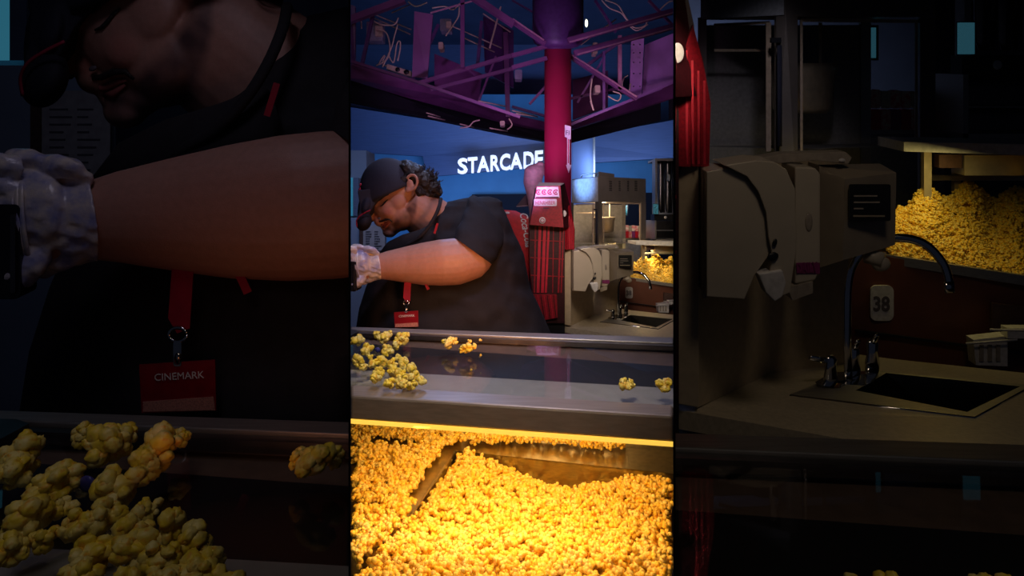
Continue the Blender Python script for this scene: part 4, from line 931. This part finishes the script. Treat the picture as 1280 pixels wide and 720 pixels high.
# ------------------------------------------------------------------ popcorn
def ico(sub):
    b = bmesh.new(); bmesh.ops.create_icosphere(b, subdivisions=sub, radius=1)
    v = np.array([x.co[:] for x in b.verts]); f = np.array([[q.index for q in p.verts] for p in b.faces]); b.free(); return v, f
def kernel(seed, sub, lobes):
    r = np.random.default_rng(seed); V, Fc = [], []; n0 = 0; sv, sf = ico(sub)
    for i in range(lobes):
        c = r.normal(size=3); c /= np.linalg.norm(c); c *= (.66 if i else .1); rad = (r.uniform(.26, .50) if lobes > 6 else r.uniform(.36, .56)) if i else .58
        s = r.uniform(.75, 1.2, size=3); v = sv.copy()
        bump = np.array([noise.noise(Vector(p*2.4+seed*3.1+i*5)) for p in v]); v = v*(1+.28*bump[:, None])
        V.append(v*rad*s+c); Fc.append(sf+n0); n0 += len(sv)
    return np.vstack(V), np.vstack(Fc)
def rotm(r):
    q = r.normal(size=4); q /= np.linalg.norm(q); a, b, c, d = q
    return np.array([[1-2*(c*c+d*d), 2*(b*c-a*d), 2*(b*d+a*c)], [2*(b*c+a*d), 1-2*(b*b+d*d), 2*(c*d-a*b)], [2*(b*d-a*c), 2*(c*d+a*b), 1-2*(b*b+c*c)]])
def mesh_np(name, V, Fc, m):
    me = bpy.data.meshes.new(name); me.vertices.add(len(V)); me.vertices.foreach_set('co', V.astype(np.float32).ravel())
    n = len(Fc); me.loops.add(3*n); me.polygons.add(n); me.loops.foreach_set('vertex_index', Fc.astype(np.int32).ravel())
    me.polygons.foreach_set('loop_start', np.arange(0, 3*n, 3, dtype=np.int32)); me.polygons.foreach_set('loop_total', np.full(n, 3, dtype=np.int32))
    me.update(calc_edges=True); me.polygons.foreach_set('use_smooth', np.ones(n, dtype=bool)); me.materials.append(m); return me
KERN_HI = [mesh_np('popcorn_kernel', *kernel(s, 2, 9), M['popcorn']) for s in range(6)]
KERN_GLASS = [mesh_np('popcorn_kernel', *kernel(40+s, 3, 15), M['popcorn_pale']) for s in range(7)]
KERN_LO = [kernel(20+s, 1, 6) for s in range(8)]

# heap in the case -------------------------------------------------
HT = .575; ZT = HC-HT
def tpw(x, y): d = F*HT/(y-HZ); return np.array([(x-640)/F*d, d])
A2, R2, B2 = tpw(568, 563), tpw(880, 596), tpw(506, 654)
eb = (R2-A2)/np.linalg.norm(R2-A2); el = (B2-A2)/np.linalg.norm(B2-A2)
Mi = np.linalg.inv(np.array([eb, el]).T); LB = np.linalg.norm(R2-A2)
def surf(x, y):
    """height of the popcorn above the tray level, or None where the tray is bare"""
    u, v = Mi@(np.array([x, y])-A2)       # u to the right along back edge, v towards the viewer along left edge
    n = noise.noise(Vector((x*14, y*14, 1)))*.010+noise.noise(Vector((x*35, y*35, 5)))*.006
    front = max(0, min(1, (.95-y)/.2))*.03
    if u > 0 and v > 0:                   # inside the bin
        dip = .075*math.exp(-((u-.27)/.13)**2)*math.exp(-(v/.09)**2)+.012*math.exp(-(v/.03)**2)*(u > .05)
        side = .035*math.exp(-(u/.03)**2)*math.exp(-((v-.10)/.12)**2)
        return .006-dip-side+n+front, u, v
    if v <= 0:                            # shelf behind the bin
        if u > 0 and v > -(.022+.045*min(1, u/.22))+n*1.2: return None, u, v
        if u > .38 and v > -.10+n*3: return None, u, v
        return .012+n*.6, u, v
    # tray left of the bin
    if u > -.022 and v < .25: return None, u, v
    if abs(u+.15+n*8) < .07 and abs(v+.0) < .045 and n > -.004: return None, u, v
    return .012+n*.7+front, u, v
pts = []
step = .0130
y = .655
while y < 1.43:
    xw = (y*202/F)-.006
    x = -xw
    while x < xw:
        jx, jy = x+rng.uniform(-.006, .006), y+rng.uniform(-.006, .006)
        back = 1.385-.155*((jx+.42)/.82)   # case back wall line
        frontl = .862-.088*((jx+.27)/.51)
        if jy < back and abs(jx) < jy*202/F-.008:
            h, u, v = surf(jx, jy)
            if h is not None:
                if not (0 < u < .010 or 0 < v < .010):
                    pts.append((jx, jy, ZT+h+rng.uniform(0, .007), 0))
                    if v > 0 and u > 0 and h > -.2: pts.append((jx+rng.uniform(-.006, .006), jy+rng.uniform(-.006, .006), ZT+h-.011, 1))
                    elif rng.random() < .5: pts.append((jx+rng.uniform(-.006, .006), jy+rng.uniform(-.006, .006), ZT+h+.011, 0))
        x += step
    y += step
pts = np.array(pts)
order = np.argsort(pts[:, 1]+(pts[:, 3] > 0)*5-pts[:, 2]*.5)
near = set(order[:225].tolist())
pa = bpy.data.objects.new('popcorn_piece', KERN_HI[0])
Vs, Fs, n0 = [], [], 0
for i, (x, y, z, lay) in enumerate(pts):
    r = rng.uniform(.0092, .0122)
    if i in near:
        o = bpy.data.objects.new('popcorn_piece', KERN_HI[i % 6]); COL.objects.link(o); o.location = (x, y, z); o.scale = (r,)*3
        o.rotation_euler = rng.uniform(0, 6.28, 3)
        setp(o, 'buttered yellow popcorn piece in the front edge of the big pile in the case', 'popcorn', 'front popcorn pieces of the pile in the case')
    else:
        v, f = KERN_LO[i % 8]; v = (v*r)@rotm(rng).T+np.array([x, y, z]); Vs.append(v); Fs.append(f+n0); n0 += len(v)
bpy.data.objects.remove(pa)
me = mesh_np('popcorn_pile', np.vstack(Vs), np.vstack(Fs), M['popcorn'])
o = bpy.data.objects.new('popcorn_pile', me); COL.objects.link(o)
setp(o, 'deep pile of buttered yellow popcorn filling the case', 'popcorn', kind='stuff')
# solid base under the pile
gx, gy = 60, 60; V = []; 
for j in range(gy+1):
    yy = .65+(1.30-.65)*j/gy
    for i in range(gx+1):
        xx = -yy*.312+yy*.624*i/gx; u, v = Mi@(np.array([xx, yy])-A2); h, _, _ = surf(xx, yy)
        ok = u > .004 and v > .004
        V.append((xx, yy, ZT+h-.016 if (ok and h is not None) else ZT-.19))
fs = [(j*(gx+1)+i, j*(gx+1)+i+1, (j+1)*(gx+1)+i+1, (j+1)*(gx+1)+i) for j in range(gy) for i in range(gx)]
keep = []
for f in fs:
    us = [Mi@(np.array(V[i][:2])-A2) for i in f]
    if all(q[0] > .004 and q[1] > .004 for q in us): keep.append(f)
me = bpy.data.meshes.new('popcorn_bed'); me.from_pydata(V, [], keep); me.materials.append(M['popcorn'])
o = bpy.data.objects.new('popcorn_bed', me); COL.objects.link(o); setp(o, 'packed popcorn lying deep beneath the surface of the bin', 'popcorn', kind='stuff')

# pieces lying on the glass ---------------------------------------
GL = [(446, 425.5, 17), (443, 433, 12), (460, 436.5, 17), (455, 441, 11), (471, 417.5, 9), (480, 422, 16), (487, 417, 9), (501, 424, 17), (508, 419, 8), (485, 438, 17), (494, 431, 12), (447.5, 451, 16), (441, 463, 13), (455, 459, 10),
      (468, 454, 14), (477.5, 451, 14), (490, 454, 14), (504, 454, 14), (514, 460, 14), (474, 465, 15), (491.5, 463.5, 16), (501, 466.5, 15), (511, 473, 15), (520, 471, 15), (526.5, 477, 13), (469.5, 473, 14), (487, 479, 14), (501, 479, 15), (515, 481, 14), (463, 447, 8), (497, 447, 9),
      (562.6, 429, 14), (556, 427, 8), (569, 427, 9), (584, 435, 14), (577, 437, 9), (592, 433, 8), (587, 426.5, 6), (600.5, 425, 3.5), (601, 444, 3), (589, 462.5, 3.5), (780, 480, 15), (789, 479, 12), (786, 484, 9), (826, 480, 14), (834, 481, 15), (839, 484, 13), (830, 487, 9)]
def glass_pieces(b):
    for i, (px, py, s) in enumerate(GL):
        if not (b.lo+s*.42 < px < b.hi-s*.42 or (b is LEFT and px < b.hi-3)): continue
        if b is not MID and py > 476: 
            if b is RCASE and py > 488: continue
        pyb = py+s*.42; h = .294
        d = F*h/(pyb-HZ)
        rpx = s*.5
        c = b(px, pyb-rpx*.9, d); c2 = b(px+rpx, pyb-rpx*.9, d); r = (c2-c).length/.93
        o = bpy.data.objects.new('popcorn_piece', KERN_GLASS[i % 7]); COL.objects.link(o)
        cb = b(px, pyb, d); o.location = (cb.x, cb.y, cb.z+r*.78); o.scale = (r, r, r*.85); o.rotation_euler = rng.uniform(0, 6.28, 3)
        pile = 463 <= px <= 530 and py > 444
        NM = {(446, 425.5): 'at the left edge behind the clump', (480, 422): 'nearest the badge by the back rail', (501, 424): 'rightmost of the scattered left ones, by the back rail', (460, 436.5): 'beside the blue candy, on its left', (485, 438): 'beside the blue candy, on its right',
              (447.5, 451): 'low at the left edge, in front of the scattered ones', (471, 417.5): 'small one touching the back rail', (562.6, 429): 'cream one, left of the pair in front of the worker', (584, 435): 'cream one, right of the pair in front of the worker', (587, 426.5): 'tiny crumb behind the right cream piece',
              (600.5, 425): 'tiny crumb right of the cream pair, by the back rail', (601, 444): 'tiny white crumb right of the cream pair, mid glass', (589, 462.5): 'tiny crumb on the grey band'}
        if b is MID:
            lab = ('pale yellow popcorn piece in the clump on the glass top, left of middle' if pile else 'single popcorn piece scattered on the left end of the glass top' if px < 515 else
                   'cream popcorn crumb or piece on the glass in front of the worker' if px < 650 else 'yellow popcorn piece at the right end of the glass top')
            grp = 'popcorn clump on the glass' if pile else 'popcorn scattered at glass left end' if px < 515 else 'cream popcorn on the glass' if px < 650 else 'popcorn at the glass right end'
        elif b is LEFT:
            lab = 'enlarged dim popcorn piece in the clump on the left dark counter' if pile else 'enlarged dim popcorn piece scattered on the left dark counter behind the clump' if px < 530 else 'enlarged dim cream popcorn piece on the left counter, near the added divider'
            grp = 'large dim clump of popcorn' if pile else 'large dim scattered popcorn' if px < 530 else 'large dim cream popcorn'
        else:
            lab = 'enlarged dim popcorn piece at the bottom of the right dark counter'; grp = 'large dim popcorn at lower right'
        if (px, py) in NM and b is not RCASE:
            lab = ('popcorn on the glass, ' if b is MID else 'enlarged dim popcorn, ')+NM[(px, py)]; grp = None
        setp(o, lab, 'popcorn', grp)
    if b is not RCASE:
        part_ = part('candy_ball', MB().ell((472, 437.5, F*.294/(441-HZ)), (3.4, 3.4, 3.4), 0, 16, 10), M['blueball'], None, b, True)
        if part_: setp(part_, 'small blue round candy among popcorn on the glass' if b is MID else 'large dim blue round candy among popcorn at left', 'candy')

# far popcorn heap -------------------------------------------------
def far_heap(b, n=1500):
    r = np.random.default_rng(4); Vs, Fs, n0 = [], [], 0
    def top(px):
        return 323+2.5*math.sin(px*.35)+3*math.exp(-((px-795)/5)**2)-3*math.exp(-((px-820)/9)**2)
    sz = 1.5 if b is MID else 1.25
    if b is not MID: n = 2600
    for i in range(n):
        px = r.uniform(789, 858); v = r.random(); yb = 346.5+(px-786)*.15
        if px < 792: v *= .6; 
        py = yb-(yb-top(px))*v; d = 3.80+(.15+.27*max(0, min(1, (px-806)/22)))*v+(r.random()-.5)*.02
        if not (b.lo+1.6 < px < b.hi-1.6): continue
        c = b(px, py, d); rad = (b(px+sz, py, d)-c).length*r.uniform(.8, 1.2)
        vv, f = KERN_LO[i % 8]; vv = (vv*rad)@rotm(r).T+np.array(c); Vs.append(vv); Fs.append(f+n0); n0 += len(vv)
    me = mesh_np('popcorn_heap', np.vstack(Vs), np.vstack(Fs), M['popcorn']); o = bpy.data.objects.new('popcorn_heap', me); COL.objects.link(o)
    setp(o, 'bright far heap of popcorn in the tray right of the faucet' if b is MID else 'large dim heap of yellow popcorn at the right edge', 'popcorn', kind='stuff')
    # packed core under the heap
    xs = np.linspace(789, 857, 24); k = MB(); vs = []
    for x in xs:
        yb = 346.5+(x-786)*.15; q = 3.955+.265*max(0, min(1, (x-806)/22)); vs += [(x, yb, 3.84), (x, top(x)+2.0, q), (x, yb, q+.01)]
    fs = []
    for i in range(len(xs)-1):
        for q in range(3): fs.append((i*3+q, i*3+(q+1) % 3, (i+1)*3+(q+1) % 3, (i+1)*3+q))
    q = part('popcorn_core', k.add(vs, fs), M['popcorn'], None, b); setp(q, 'packed popcorn inside the far heap in the brown cabinet' if b is MID else 'packed popcorn inside the large dim heap at right', 'popcorn', kind='stuff')

# ------------------------------------------------------------------ assemble
for b in (MID, LEFT, RIGHT):
    if b is not RIGHT: backdrop(b)
    else:
        struct('wall_far', MB().prism([(690, 60), (880, 60), (880, 430), (690, 430)], .1, 7.5), M['wall'], b)
        struct('opening_shade', MB().prism([(806, 236), (880, 236), (880, 420), (806, 420)], .1, 6.5), M['shade_black'], b)  # slab painted near-black for the opening's shade
canopy(MID); starcade(MID)
worker(MID); worker(LEFT)
station(MID); station(RIGHT); standee(MID); standee(RIGHT)
case_top(MID); case_top(LEFT); case_top(RCASE)
glass_pieces(MID); glass_pieces(LEFT); glass_pieces(RCASE)
far_heap(MID); far_heap(RIGHT)
for o in list(COL.objects):
    if o.type == 'EMPTY' and not o.children: bpy.data.objects.remove(o)
